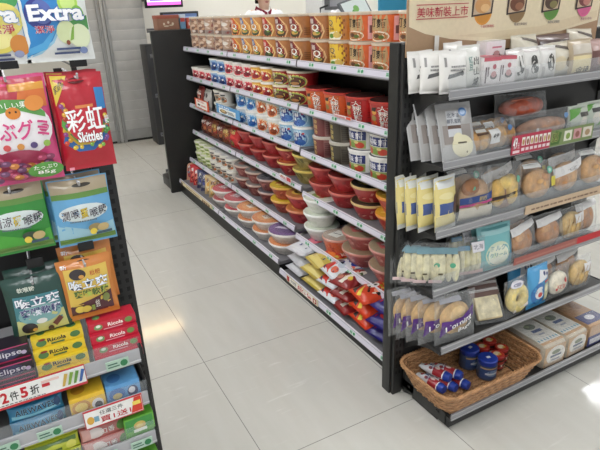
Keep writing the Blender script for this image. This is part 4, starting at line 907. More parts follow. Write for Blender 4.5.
# fourth bread shelf
CREAM_C = (226, 218, 178)
BK['cream'] = bagged('cream_roll_bag', .115, .135, .05, lumps([(-.03+.02*i, -.002*(i % 2), .06, .012, .019, .046, (228, 222, 184) if i % 2 else (218, 210, 170)) for i in range(4)], CREAM_C), [('r', .15, .76, .8, .9, (120, 160, 172)), ('e', .68, .5, .08, .06, (90, 180, 140)), ('r', .06, .08, .4, .16, (224, 196, 196)), ('r', .3, .28, .42, .32, (90, 80, 60))], seed=50)
for i, d in enumerate(['front', 'second', 'third', 'rearmost']):
    x, y = [(-.110, -.182), (-.158, -.150), (-.188, -.118), (-.206, -.090)][i]
    bput('cream', x, y, 3, f'cream roll bag at left of fourth bread shelf, {d} of four', yaw=-.55, tilt=-.18, grp='cream roll bags on the fourth bread shelf')
BK['creamtag'] = bagged('cream_roll_bag', .12, .135, .05, lumps([(-.03+.02*i, 0, .06, .012, .019, .046, (222, 216, 176)) for i in range(4)], CREAM_C), [('r', .5, .64, .95, .88, (230, 228, 232)), ('t', '北海', .56, .7, .9, .82, (90, 90, 110), None, .0), ('r', .1, .7, .44, .82, (110, 150, 176)), ('p', [(.1, .08), (.9, .1), (.86, .2), (.1, .16)], (216, 176, 170))], seed=51)
BK['teal'] = pack('bread_pack', .15, .155, .055, (112, 186, 190), [('e', .5, .36, .36, .28, (206, 218, 188)), ('e', .5, .34, .3, .22, (226, 230, 206)), ('t', 'ミルク', .26, .44, .7, .56, (60, 140, 160), (232, 240, 236), .03), ('t', 'クリーム', .24, .3, .74, .4, (60, 140, 160), (232, 240, 236), .03), ('r', .08, .8, .92, .9, (150, 206, 208)), ('p', [(.8, .1), (.97, .1), (.97, .8)], (90, 160, 190))], seed=52)
BK['brownbun'] = bagged('bread_bag', .15, .14, .06, lumps([(0, 0, .065, .058, .025, .046, (180, 122, 72)), (-.02, -.01, .085, .026, .014, .02, (206, 150, 92))], 0), [('p', [(.06, .7), (.94, .82), (.94, .95), (.06, .9)], (226, 224, 222)), ('r', .1, .1, .5, .16, (200, 190, 180))], seed=53)
BK['melon'] = bagged('bread_bag', .14, .135, .06, lumps([(0, 0, .065, .056, .027, .05, (214, 178, 108))], 0), [('r', .5, .55, .94, .8, (230, 228, 226))] + [('p', [(.1+.16*i, .2), (.12+.16*i, .2), (.3+.16*i, .74), (.28+.16*i, .74)], (176, 130, 70)) for i in range(4)], seed=54)
bput('creamtag', .018, -.176, 3, 'cream roll bag with white printed tag on fourth bread shelf', yaw=-.25, tilt=-.18)
bput('teal', .155, -.178, 3, 'teal milk bread pack on fourth bread shelf', yaw=.0, tilt=-.16)
bput('brownbun', .315, -.176, 3, 'brown bread bag with white top band beside the teal pack', yaw=.04, tilt=-.16)
bput('brownbun', .47, -.176, 3, 'brown bread bag with white top band, second from the teal pack', yaw=-.04, tilt=-.16)
bput('melon', .62, -.168, 3, 'golden melon bread bag behind the red strip', yaw=.04, tilt=-.16)
bput('brownbun', .735, -.150, 3, 'brown bread bag at right end of fourth bread shelf', yaw=.0, tilt=-.14)
for i, (x, k, d) in enumerate([(.03, 'creamtag', 'behind the white-tagged bag'), (.17, 'teal', 'behind the front teal pack'), (.34, 'brownbun', 'behind the white-topped bread bag')]):
    bput(k, x, -.110, 3, f'pack in back row of fourth bread shelf, {d}', yaw=.05, tilt=-.12, dz=.016)

# fifth bread shelf
BAGEL = (206, 164, 104)
def ring(cx, cz, R, r, col, ty=.012):
    m = MB()
    m.grid(lambda u, v: (cx+(R+r*cos(2*PI*v))*cos(2*PI*u), ty*sin(2*PI*v), cz+(R+r*cos(2*PI*v))*sin(2*PI*u)), 28, 12, col); return m
BK['bagel'] = bagged('bagel_bag', .145, .155, .072, lumps([(0, 0, .075, .052, .018, .05, BAGEL), (.004, -.008, .082, .034, .012, .032, (226, 190, 130))], 0), [('p', [(.08, .18), (.3, .34), (.9, .58), (.93, .7), (.7, .56), (.2, .44), (.12, .5)], (96, 50, 140)), ('p', [(.1, .22), (.9, .5), (.9, .62), (.5, .5), (.12, .36)], (84, 42, 124)), ('t', 'Morning', .2, .34, .84, .47, (244, 242, 240), (30, 24, 30), .03, .3), ('t', 'Bagel', .5, .24, .82, .36, (244, 242, 240), (30, 24, 30), .03, .3), ('r', .1, .86, .6, .94, (150, 150, 156))], seed=55)
for i, d in enumerate(['front', 'second', 'third', 'fourth', 'rearmost']):
    x, y = [(-.098, -.240), (-.146, -.204), (-.172, -.166), (-.192, -.131), (-.204, -.098)][i]
    bput('bagel', x, y, 4, f'bagel bag with purple print at left of fifth bread shelf, {d} of five', yaw=-.10, tilt=-.10, grp='bagel bags on the fifth bread shelf')
def toast():
    m = MB()
    return m.box((-.05, -.012, .012), (.05, .012, .10), (214, 190, 140), bev=.012).box((-.046, -.0145, .018), (.046, -.011, .094), (226, 214, 176), bev=.001)
BK['toast'] = bagged('toast_slice_bag', .125, .125, .034, toast(), [('r', .04, .76, .96, .9, (120, 92, 84)), ('r', .04, .9, .96, .97, (206, 200, 196))], seed=56)
for i, d in enumerate(['front', 'second', 'third', 'rearmost']):
    bput('toast', .110+.020*i, -.228+.030*i, 4, f'sandwich slice bag with brown top, {d} of four leaning beside the bagels', yaw=-.25, tilt=-.62, dz=.012*i, grp='sandwich slice bags on the fifth bread shelf')
BK['donut'] = bagged('donut_bag', .12, .135, .05, ring(0, .06, .032, .02, (226, 204, 124), .02), [('e', .42, .86, .26, .08, (222, 220, 228)), ('e', .42, .86, .16, .04, (150, 150, 170)), ('p', [(.2, .12), (.8, .22), (.8, .3), (.2, .2)], (224, 214, 206))], seed=57, bname='donut')
bput('donut', .250, -.236, 4, 'clear bag with a yellow ring donut on fifth bread shelf', 'packaged donut', 0, -.1)
BK['bluepack'] = pack('bread_pack', .12, .165, .055, (70, 160, 216), [('e', .4, .36, .32, .26, (38, 116, 190)), ('e', .42, .38, .2, .15, (222, 228, 230)), ('e', .44, .33, .1, .06, (206, 60, 50)), ('p', [(.3, .62), (.97, .7), (.97, .82), (.5, .9)], (226, 228, 230)), ('e', .66, .8, .06, .05, (40, 60, 120)), ('e', .8, .77, .05, .04, (40, 60, 120)), ('r', .64, .58, .97, .63, (206, 60, 60)), ('r', .66, .12, .96, .55, (200, 206, 170)), ('e', .78, .42, .08, .07, (236, 230, 190)), ('e', .86, .26, .08, .08, (236, 230, 190)), ('e', .74, .2, .08, .07, (226, 220, 180))], seed=58)
bput('bluepack', .362, -.232, 4, 'bright blue bread pack with clear corner on fifth bread shelf', yaw=0, tilt=-.1)
bput('bluepack', .345, -.16, 4, 'second bright blue bread pack behind the front one', yaw=.03, tilt=-.12)
BK['whiteround'] = bagged('bread_bag', .125, .13, .06, lumps([(0, 0, .06, .05, .028, .045, (232, 222, 198))], 0, 0), [('e', .66, .58, .08, .07, (206, 70, 70)), ('t', '紅豆', .3, .36, .62, .48, (206, 60, 60), None, .02), ('e', .3, .34, .04, .04, (206, 70, 70))], seed=59)
bput('whiteround', .495, -.226, 4, 'white round bread with red marks on fifth bread shelf', yaw=0, tilt=-.1)
bput('melon', .64, -.224, 4, 'golden melon bread at right end of fifth bread shelf', yaw=0, tilt=-.1)
bput('brownbun', .50, -.150, 4, 'dark brown bread bag behind the white round bread', yaw=0, tilt=-.1)
bput('brownbun', .66, -.150, 4, 'dark brown bread bag behind the right-end melon bread', yaw=0, tilt=-.1)

# strips on the bread rails
def strip(label, x0, x1, lv, h, base, art, dz=0):
    y = EY[lv]-.005
    mb = MB().box((x0, y, EZ[lv]+dz), (x1, y+.002, EZ[lv]+dz+h), base)
    draw(mb, art, plane_S((x0, y, EZ[lv]+dz), (x1-x0, 0, 0), (0, 0, h)))
    tag(mb.obj('rail_strip', PAPER, smooth=False), label, 'price strip')
a = [('t', '49', .02, .3, .13, .9, (245, 240, 240), (110, 10, 30), .03), ('t', '元', .14, .3, .19, .6, (245, 240, 240), None, .02), ('r', .03, .08, .2, .22, (240, 210, 214))]
for i in range(7): a += [('r', .24+i*.107, .42, .32+i*.107, .86, (240, 232, 224)), ('e', .28+i*.107, .6, .028, .16, [(190, 140, 80), (150, 90, 60), (206, 170, 110)][i % 3]), ('r', .24+i*.107, .14, .32+i*.107, .3, (240, 214, 218))]
strip('pink price strip reading 49 with bread pictures on second bread shelf', .115, .315, 1, .068, (196, 52, 78), a, .004)
strip('green picture strip beside the pink price strip', .317, .56, 1, .06, (120, 140, 84), [('p', [(.0, .1), (.1, .95), (.24, .8), (.2, .1)], (70, 110, 40)), ('t', '55', .03, .3, .17, .8, (20, 30, 10), (220, 230, 120), .03), ('r', .3, .2, .48, .85, (226, 226, 206)), ('r', .52, .2, .7, .85, (206, 150, 150)), ('r', .74, .2, .96, .85, (214, 206, 190)), ('e', .39, .5, .05, .2, (130, 160, 70)), ('e', .61, .5, .05, .2, (150, 90, 80)), ('e', .85, .5, .06, .2, (170, 140, 100))], .004)
strip('tan strip with small dark print on third bread shelf rail', .245, .79, 2, .036, (206, 178, 146), bars(.06, .3, .8, .62, (130, 100, 80), 1, 9) + [('r', .84, .1, .98, .9, (226, 206, 170))], -.002)
strip('dull red strip on fourth bread shelf rail', .215, .79, 3, .03, (170, 96, 86), [('r', .66, .0, 1, 1, (206, 44, 50)), ('p', [(.02, .2), (.64, .3), (.64, .6), (.02, .5)], (186, 116, 104))], .024)

# ---- bottom tray: basket with jars and tubes, wrapped loaves
def rr(hx, hy, r, n):
    """n points round a rounded rectangle."""
    out = []
    segs = [(hx-r, hy-r, 0), (-(hx-r), hy-r, PI/2), (-(hx-r), -(hy-r), PI), (hx-r, -(hy-r), 1.5*PI)]
    per = []
    for cx, cy, a0 in segs:
        for k in range(9):
            a = a0+PI/2*k/8; per.append(Vector((cx+r*cos(a), cy+r*sin(a), 0)))
    L = [0]
    for i in range(len(per)): L.append(L[-1]+(per[(i+1) % len(per)]-per[i]).length)
    T = L[-1]
    for k in range(n):
        s = T*k/n; i = max(j for j in range(len(per)) if L[j] <= s)
        f = (s-L[i])/max(1e-9, L[i+1]-L[i]); out.append(per[i].lerp(per[(i+1) % len(per)], f))
    return out
BX, BY, BZ = .020, -.220, .0640
def basket():
    root = empty('wicker_basket', (BX, BY, BZ)); tag(root, 'tan wicker basket holding jars and snack tubes on bottom tray', 'basket')
    W_ = [(176, 128, 84), (158, 112, 72), (190, 142, 96)]
    hgt = .108
    def ring_(z, n, off=0):
        t = z/hgt; hx = .212+.046*t; hy = .110+.038*t
        return [p+Vector((0, 0, z)) for p in rr(hx+off, hy+off, .05+.01*t, n)]
    mb = MB(); NST = 72
    k = 0; z = .006
    while z < hgt-.006:
        base = ring_(z, NST*2); outp = []
        c = Vector((0, 0, z))
        for i, p in enumerate(base):
            d = Vector((p.x, p.y, 0)).normalized(); s = (1 if ((i//2)+k) % 2 else -1) if i % 2 == 0 else 0
            outp.append(p+d*.0032*s)
        mb.tube(outp, .0043, 5, W_[k % 3], closed=True); z += .0078; k += 1
    b0 = ring_(0.002, NST); b1 = ring_(hgt, NST)
    for i in range(NST): mb.tube([b0[i], b1[i]], .0026, 5, (150, 106, 68))
    # floor of the basket, woven in rows
    for j in range(-14, 15):
        y = j*.0085
        if abs(y) < .103: mb.tube([(x*.01-.2+(.0), y, .004+.0018*(1 if (x+j) % 2 else -1)) for x in range(0, 41)], .0045, 5, W_[j % 3])
    mb.obj('basket_body', WICKER, root)
    rim = MB()
    for ph in (0, 2*PI/3, 4*PI/3):
        base = ring_(hgt+.003, 200, .002); o = []
        for i, p in enumerate(base):
            d = Vector((p.x, p.y, 0)).normalized(); a = 2*PI*i/200*34+ph
            o.append(p+d*.005*cos(a)+Vector((0, 0, .005*sin(a))))
        rim.tube(o, .0042, 5, (184, 134, 88), closed=True)
    rim.obj('basket_rim', WICKER, root)
basket()
def jar(name, h, r, glass, lidc, art, lid_art, lh, capname='lid'):
    mb = MB().lathe([(r*.9, .002), (r*.92, 0), (r, .006), (r, h*.8), (r*.9, h*.9), (r*.86, h)], 28, [glass]*5, cap0=True, cap1=True)
    draw(mb, art, lambda u, v, d=0: ((r+d)*cos(-PI/2+(u-.5)*2.6), (r+d)*sin(-PI/2+(u-.5)*2.6), .008+v*(h*.76)))
    lm = MB().lathe([(r*.97, 0), (r*.99, .003), (r*.99, lh*.85), (r*.9, lh), (.001, lh+.0004)], 36, lidc, c=(0, 0, h*.93))
    draw(lm, lid_art, lambda u, v, d=0: ((u-.5)*2*r, (v-.5)*2*r, h*.93+lh+d+.0004))
    return (name, [('jar_body', mb.mesh('jar_body', GLOSS), []), (capname, lm.mesh(capname, PLASTIC), [])])
PB = jar('spread_jar', .074, .040, (66, 84, 120), (36, 62, 168), [('r', 0, .1, 1, .9, (52, 82, 140)), ('e', .5, .5, .26, .26, (120, 150, 190)), ('r', .2, .4, .8, .55, (206, 214, 222)), ('r', .72, .2, .92, .7, (206, 60, 60)), ('r', 0, .86, 1, .97, (196, 160, 110))], [('r', .4, .4, .62, .56, (226, 228, 236))], .022)
JM = jar('jam_jar', .058, .029, (70, 40, 36), (176, 40, 36), [('r', 0, .1, 1, .85, (190, 60, 54)), ('r', 0, .3, 1, .55, (226, 214, 196)), ('e', .4, .42, .12, .16, (120, 40, 40)), ('e', .7, .42, .1, .14, (60, 40, 30))], [('e', .5, .5, .44, .44, (206, 60, 40)), ('e', .46, .54, .26, .24, (232, 214, 170)), ('e', .6, .4, .14, .1, (226, 180, 60))], .014)
bz = BZ+.0100
place(PB, (.100, -.238, bz), (0, 0, -.2), 'blue-lidded spread jar in the basket, front one', 'jar', 'blue-lidded jars in the basket')
place(PB, (.088, -.150, bz), (0, 0, .2), 'blue-lidded spread jar in the basket, rear one', 'jar', 'blue-lidded jars in the basket')
for i, (x, y, d) in enumerate([(.176, -.222, 'front left'), (.228, -.196, 'front right'), (.166, -.150, 'rear left'), (.226, -.132, 'rear right')]):
    place(JM, (x, y, bz), (0, 0, -.3+.2*i), f'small red-lidded jam jar in the basket, {d} of four', 'jar', 'small jam jars in the basket')
def tube_pack():
    L = .115
    mb = MB()
    mb.grid(lambda u, v: (.019*(1-.25*(v > .9))*cos(2*PI*u), .019*(1-.9*max(0, (v-.6)/.4))*sin(2*PI*u), .024+L*v), 24, 14, (226, 226, 230))
    def Sf(u, v, d=0):
        a = -PI/2+(u-.5)*3.6; k = (1-.9*max(0, (v-.6)/.4))
        return ((.019+d)*cos(a), (.019*k+d)*sin(a), .024+L*v)
    draw(mb, [('r', 0, .06, 1, .42, (176, 40, 50)), ('r', 0, .02, 1, .06, (236, 236, 240)), ('e', .5, .3, .1, .1, (226, 200, 190)), ('e', .34, .52, .09, .07, (150, 50, 50)), ('e', .6, .6, .09, .06, (60, 90, 150)), ('e', .5, .76, .1, .06, (190, 70, 70))] + bars(.3, .4, .8, .5, (80, 90, 130), 2, 3), Sf, step=.0008)
    cap = MB().lathe([(.015, 0), (.0175, .002), (.0205, .02), (.0195, .026), (.012, .026)], 24, (40, 70, 176), cap0=True, cap1=True)
    return ('snack_tube', [('tube_body', mb.mesh('tube_body', FILM), []), ('cap', cap.mesh('cap', PLASTIC), [])])
TP = tube_pack()
# tubes lie with their blue caps towards the front
for i, (x, y, z, yaw, d) in enumerate([(-.128, -.238, 0, .16, 'leftmost of the lower three'), (-.082, -.256, 0, .22, 'middle of the lower three'), (-.030, -.270, 0, .28, 'right of the lower three'), (-.094, -.232, .038, .3, 'left of the upper two'), (-.046, -.246, .038, .42, 'right of the upper two')]):
    place(TP, (x, y, bz+.021+z), (-PI/2, 0, yaw), f'white and red snack tube with blue cap in basket, {d}', 'snack tube', 'snack tubes in the basket')

def loaf(name, base, front, top, w=.132, h=.112, L=.235, crust=(196, 146, 96)):
    mb = MB().box((-w/2, 0, 0), (w/2, L, h), base, bev=.014)
    draw(mb, front, plane_S((-w/2, -.0008, .004), (w, 0, 0), (0, 0, h-.008)))
    draw(mb, top, plane_S((-w/2, .006, h+.0006), (w, 0, 0), (0, L-.012, 0)))
    draw(mb, [('r', .04, .1, .96, .9, crust)], plane_S((-w/2-.0006, L-.01, .01), (0, -L+.02, 0), (0, 0, h-.02)))
    wr = MB()
    F = pillow_fn(w*1.02, h*1.02, .02, seed=3)
    wr.box((-w/2-.002, -.003, 0.0), (w/2+.002, L+.003, h+.003), (236, 238, 238), bev=.016)
    return (name, [('loaf', mb.mesh('loaf', GLOSS), []), ('wrapper', wr.mesh('wrapper', CLEAR), [])])
LW = loaf('toast_loaf', (214, 200, 176), [('r', .04, .04, .96, .96, (206, 166, 120)), ('e', .55, .5, .42, .42, (226, 222, 212)), ('r', .1, .06, .9, .2, (206, 180, 150)), ('e', .55, .64, .2, .1, (120, 130, 100)), ('r', .3, .42, .8, .52, (90, 100, 130)), ('r', .36, .26, .74, .34, (150, 150, 160))],
          [('r', .03, .03, .97, .97, (222, 218, 208)), ('p', [(.03, .03), (.97, .03), (.97, .1), (.03, .1)], (206, 160, 110)), ('e', .5, .6, .22, .09, (110, 120, 100)), ('e', .42, .63, .1, .05, (140, 150, 110)), ('r', .32, .4, .74, .48, (70, 90, 140)), ('r', .4, .3, .66, .34, (150, 155, 170))] + [('r', .06+.13*i, .13, .12+.13*i, .19, (90, 150, 170)) for i in range(7)])
LN = loaf('toast_loaf', (206, 160, 110), [('r', .04, .5, .96, .96, (206, 166, 130)), ('r', .0, .0, 1, .5, (62, 66, 132)), ('r', .1, .1, .9, .36, (222, 220, 224))], [('r', .03, .03, .97, .97, (190, 136, 88)), ('r', .03, .03, .97, .34, (66, 66, 130)), ('e', .5, .2, .2, .08, (216, 216, 222)), ('e', .3, .7, .2, .12, (206, 158, 108)), ('e', .7, .64, .18, .14, (170, 116, 72))])
lz = EZ[5]+.0125
place(LW, (.397, -.328, lz), (0, 0, -.03), 'white wrapped toast loaf on bottom tray, the one beside the basket', 'toast loaf', 'wrapped loaves on the bottom tray')
place(LW, (.543, -.326, lz), (0, 0, .02), 'white wrapped toast loaf on bottom tray, second from the basket', 'toast loaf', 'wrapped loaves on the bottom tray')
place(LN, (.693, -.322, lz), (0, 0, 0), 'brown and navy wrapped toast loaf at right end of tray', 'toast loaf', 'wrapped loaves on the bottom tray')
# ================================================================== THE CANDY RACK ON THE LEFT
RX0, RX1 = -2.1, -1.188
LY = [-.365, -.38, -.392, -.40]
LZ = [.745, .632, .52, .405]
def rack():
    root = empty('candy_rack', (-1.65, -.1, 0)); tag(root, 'black perforated candy rack with hooks and gum shelves at left', 'shelving')
    inv = Matrix.Translation((1.65, .1, 0))
    def part(name, mb, mat, parent=root, smooth=True): return mb.xf(inv).obj(name, mat, parent, smooth)
    part('back_panel', MB().box((RX0, -.02, .0), (RX1, .02, 1.36), (30, 30, 31), bev=.003), STEEL)
    for x in (RX1-.058, RX0+.006):
        mb = MB().box((x, -.034, .0), (x+.056, -.0205, 1.36), (42, 42, 42), bev=.003)
        z = .2
        while z < 1.33:
            for dx in (.012, .034): mb.box((x+dx, -.0345, z), (x+dx+.010, -.034, z+.014), (7, 7, 7))
            z += .027
        part('upright', mb, STEEL)
    for j in range(4):
        y, z = LY[j], LZ[j]
        sh = part('shelf', MB().box((RX0, y+.006, z), (RX1-.064, -.035, z+.008), (120, 120, 122)), STEEL)
        mb = MB().box((RX0, y, z-.004), (RX1-.062, y+.006, z+.034), (176, 176, 180), bev=.002).box((RX0, y-.0015, z+.002), (RX1-.062, y, z+.005), (206, 206, 210))
        part('price_rail', mb, RAIL, sh)
        part('clear_riser', MB().box((RX0, y+.0065, z+.02), (RX1-.062, y+.008, z+.062), (225, 228, 230)), ACRYL, sh)
        part('end_cap', MB().box((RX1-.064, y-.002, z-.012), (RX1-.056, -.035, z+.036), (34, 34, 34), bev=.002), STEEL, sh)
    part('base', MB().box((RX0, -.40, 0), (RX1-.02, -.035, .16), (36, 36, 36), bev=.004).box((RX0, -.41, .16), (RX1-.02, -.035, .172), (120, 120, 122)), STEEL)
    return root, inv
RACK, RINV = rack()

def hook(x, y, z, front):
    mb = MB().tube([(x+.0, -.035, z+.012), (x+.0, front-.010, z+.012), (x+.0, front-.018, z+.022)], .0022, 6, (190, 190, 194))
    mb.box((x-.02, -.04, z-.014), (x+.0, -.0345, z+.014), (30, 30, 30))
    mb.tube([(x+.004, -.035, z+.030), (x+.004, front+.036, z+.032)], .002, 6, (60, 60, 62))
    mb.box((x-.004, front+.034, z+.030), (x+.030, front+.040, z+.052), (24, 24, 25), bev=.002)
    mb.xf(RINV).obj('hook', STEEL, RACK)

CB = {}
def candy(key, w, h, t, base, art, seed, mat=FILM): CB[key] = pack('candy_bag', w, h, t, base, art, mat=mat, seed=seed, nu=24, nv=24, wr=.8)
q = random.Random(12)
CANDY = [(190, 60, 100), (214, 130, 60), (150, 60, 96), (206, 90, 130), (120, 70, 110), (226, 170, 80)]
def gumballs(u0, v0, u1, v1, n, cols, r=.045, asp=.6, seed=1):
    k = random.Random(seed); o = []
    for _ in range(n):
        c = k.choice(cols); u, v = k.uniform(u0, u1), k.uniform(v0, v1)
        o += [('e', u, v, r, r*asp, c), ('e', u-r*.3, v+r*asp*.3, r*.4, r*asp*.35, tuple(min(255, x+50) for x in c))]
    return o
def extra(key, right, seed, u_t):
    base = (232, 236, 234)
    a = []
    if right:
        a += [('p', [(.0, .06), (.0, 1), (.55, 1), (.62, .78), (.58, .5), (.42, .26), (.22, .12)], (150, 206, 236)), ('p', [(.0, .08), (.0, 1), (.52, 1), (.585, .78), (.55, .52), (.4, .29), (.2, .15)], (40, 140, 216)), ('p', [(.0, .18), (.3, .25), (.5, .5), (.46, .4), (.3, .18), (0, .1)], (80, 176, 236))]
        a += [('e', .27, .66, .2, .2, (50, 60, 150)), ('e', .32, .68, .15, .16, (90, 110, 190))]
        a += [('e', .72, .8, .15, .15, (176, 220, 80)), ('e', .72, .8, .11, .11, (206, 236, 130)), ('e', .84, .62, .1, .14, (130, 196, 60)), ('p', [(.6, .52), (.98, .62), (.98, .42), (.72, .44)], (70, 150, 70)), ('e', .63, .4, .15, .16, (214, 226, 170)), ('e', .82, .34, .16, .17, (222, 232, 190)), ('p', [(.66, .28), (.72, .3), (.76, .5), (.72, .46)], (130, 180, 60)), ('e', .63, .26, .03, .035, (140, 70, 40)), ('r', .4, .1, .78, .13, (60, 80, 130)), ('r', .44, .16, .8, .19, (60, 80, 130)), ('e', .84, .14, .06, .05, (120, 140, 190))]
        a += [('t', 'Extra', .12, .56, .93, .78, (250, 250, 252), (60, 100, 180), .06), ('t', '潔淨', .18, .4, .46, .5, (206, 40, 60), (240, 240, 240), .03)]
    else:
        a += [('p', [(0, .2), (0, 1), (.4, 1), (.44, .7), (.3, .3)], (120, 190, 220)), ('e', .62, .9, .16, .13, (60, 160, 90)), ('e', .86, .88, .14, .14, (70, 170, 90)), ('e', .76, .6, .26, .22, (240, 226, 110)), ('e', .62, .36, .28, .2, (236, 220, 90)), ('e', .62, .36, .2, .14, (246, 236, 150)), ('e', .9, .26, .14, .14, (226, 140, 50)), ('e', .86, .14, .07, .05, (150, 160, 200)), ('r', .3, .12, .74, .15, (70, 80, 130)), ('r', .4, .06, .78, .09, (70, 80, 130)), ('t', 'Extra', -.02+.06, .56, .95, .78, (250, 250, 252), (110, 150, 200), .06), ('t', '潔淨', .52, .42, .88, .54, (206, 50, 70), (240, 236, 220), .03)]
    a = [tuple(o) for o in a]
    def low(o):
        k = .87
        if o[0] == 'p': return ('p', [(p[0], p[1]*k if p[1] < .99 else 1) for p in o[1]], o[2])
        if o[0] in 'rt': i = 1 if o[0] == 'r' else 2; o = list(o); o[i+1] *= k; o[i+3] *= k; return tuple(o)
        o = list(o); o[2] *= k; o[4] *= k; return tuple(o)
    candy(key, .128, .158, .03, base, [low(o) for o in a], seed)
extra('extrablue', True, 61, 0); extra('extralemon', False, 62, 0)
candy('skittles', .105, .2, .034, (196, 24, 44), [('p', [(.04, .985), (.34, .985), (.12, .76), (.04, .68)], (226, 196, 60)), ('t', '家庭號', .06, .84, .26, .92, (30, 40, 80), None, .02, .5), ('e', .5, .93, .16, .03, (96, 20, 26)), ('r', .8, .62, .98, .84, (40, 130, 200)), ('p', [(.04, .3), (.3, .2), (.6, .2), (.9, .32), (.97, .46), (.9, .42), (.6, .27), (.3, .26), (.1, .4)], (40, 110, 190)), ('p', [(.06, .42), (.3, .27), (.6, .265), (.9, .4), (.96, .52), (.88, .46), (.58, .3), (.3, .31), (.1, .5)], (226, 190, 50)), ('p', [(.06, .48), (.3, .31), (.6, .3), (.5, .33), (.3, .36), (.1, .56)], (90, 170, 70))]
      + gumballs(.08, .3, .2, .74, 12, [(150, 60, 140), (226, 160, 40), (80, 160, 70), (206, 60, 40)], .045, .55, 5) + gumballs(.82, .3, .95, .62, 12, [(80, 160, 70), (226, 190, 50), (120, 70, 150), (226, 110, 40)], .045, .55, 6) + gumballs(.2, .24, .8, .28, 6, [(226, 190, 50), (120, 180, 60)], .04, .55, 7)
      + [('e', .5, .5, .34, .2, (206, 30, 50)), ('r', .36, .66, .7, .69, (226, 130, 60)), ('t', '彩', .14, .42, .5, .65, (250, 250, 250), None, .045), ('t', '虹', .52, .43, .87, .67, (250, 250, 250), None, .045), ('t', '糖', .88, .47, .97, .56, (250, 250, 250), None, .02), ('t', 'Skittles', .3, .31, .78, .42, (250, 250, 250), (150, 10, 30), .05), ('r', .05, .02, .14, .05, (240, 150, 170))], 63)
candy('grape', .14, .215, .036, (222, 70, 130), [('p', [(.03, .72), (.97, .72), (.97, .97), (.03, .97)], (190, 40, 60)), ('p', [(.55, .7), (.97, .7), (.97, .9), (.62, .86)], (222, 110, 40)), ('r', .5, .86, .97, .95, (220, 150, 50)), ('e', .5, .52, .485, .26, (240, 236, 238)), ('p', [(.1, .64), (.4, .74), (.7, .72), (.92, .6), (.92, .65), (.7, .78), (.4, .8), (.08, .7)], (90, 160, 70)), ('t', 'おいしい果汁', .2, .71, .8, .77, (245, 248, 240), None, .02), ('e', .5, .67, .1, .055, (226, 130, 30)), ('e', .46, .68, .015, .01, (60, 40, 20)), ('e', .54, .68, .015, .01, (60, 40, 20)), ('e', .8, .74, .13, .07, (230, 140, 50)), ('t', 'つぶグミ', .03, .42, .93, .6, (222, 60, 130), (250, 240, 245), .06)]
      + [('e', .14+.18*i, .36, .05, .03, c) for i, c in enumerate([(206, 60, 110), (222, 80, 80), (226, 150, 60), (90, 70, 130), (150, 190, 70)])] + [('e', .46, .18, .44, .15, (176, 60, 90))] + gumballs(.08, .07, .9, .27, 46, CANDY, .065, .42, 8) + [('e', .76, .13, .24, .075, (86, 160, 60)), ('t', 'たっぷり', .6, .14, .92, .18, (250, 250, 240), None, .02), ('t', '85g', .64, .085, .88, .13, (250, 250, 240), None, .03)], 64)
KRAFT = (170, 154, 124)
def lozenge(key, body, body2, txt, seed, accent):
    a = [('r', .02, .8, .98, .985, KRAFT), ('e', .55, .9, .16, .028, (50, 44, 36)), ('r', .02, .72, .98, .8, (92, 140, 54)), ('r', .02, .1, .98, .72, body), ('p', [(.02, .1), (.98, .1), (.98, .3), (.5, .24), (.02, .36)], body2), ('e', .5, .5, .42, .13, (214, 226, 226)), ('r', .02, .04, .98, .12, (96, 140, 56)), ('t', txt[0], .12, .42, .42, .56, (40, 40, 60), (240, 240, 240), .02, .12), ('t', txt[1], .44, .42, .57, .56, (226, 196, 40), (50, 50, 40), .04, .12), ('t', txt[2], .6, .42, .9, .56, (40, 40, 60), (240, 240, 240), .02, .12)] + bars(.24, .36, .7, .4, (90, 110, 120), 1, 4) + [('e', .64, .26, .12, .06, accent), ('e', .78, .24, .1, .06, (196, 170, 110)), ('e', .6, .2, .06, .05, (236, 206, 60)), ('r', .64, .14, .92, .18, (60, 90, 110))]
    candy(key, .125, .152, .03, body, a, seed)
lozenge('blue', (96, 166, 214), (150, 196, 214), ('潤喉', '蛋', '喉糖'), 65, (150, 130, 80))
lozenge('green', (40, 140, 44), (70, 170, 50), ('清涼', '硬', '喉糖'), 66, (50, 70, 50))
lozenge('greenlow', (34, 120, 50), (60, 150, 60), ('清涼', '硬', '喉糖'), 69, (50, 70, 50))
candy('orange', .118, .15, .032, (206, 122, 44), [('e', .5, .95, .12, .02, (60, 40, 20)), ('r', .1, .1, .9, .86, (222, 184, 70)), ('p', [(.1, .1), (.9, .1), (.9, .42), (.1, .26)], (84, 36, 44)), ('e', .34, .77, .15, .085, (50, 40, 40)), ('e', .4, .73, .05, .03, (214, 150, 60)), ('t', '枇杷', .56, .72, .76, .8, (190, 80, 30), None, .03), ('t', '喉立爽', .14, .53, .88, .69, (236, 240, 246), (40, 60, 90), .06), ('t', '爽喉軟糖', .2, .4, .86, .52, (60, 90, 40), (190, 210, 80), .05), ('e', .26, .2, .09, .06, (230, 200, 70)), ('e', .38, .19, .09, .06, (220, 190, 60)), ('t', '金桔', .56, .18, .64, .32, (236, 230, 220), None, .02), ('r', .48, .14, .54, .24, (130, 150, 50)), ('e', .78, .32, .07, .07, (120, 130, 60)), ('t', '新', .06, .88, .18, .94, (240, 240, 240), None, .02)], 67)
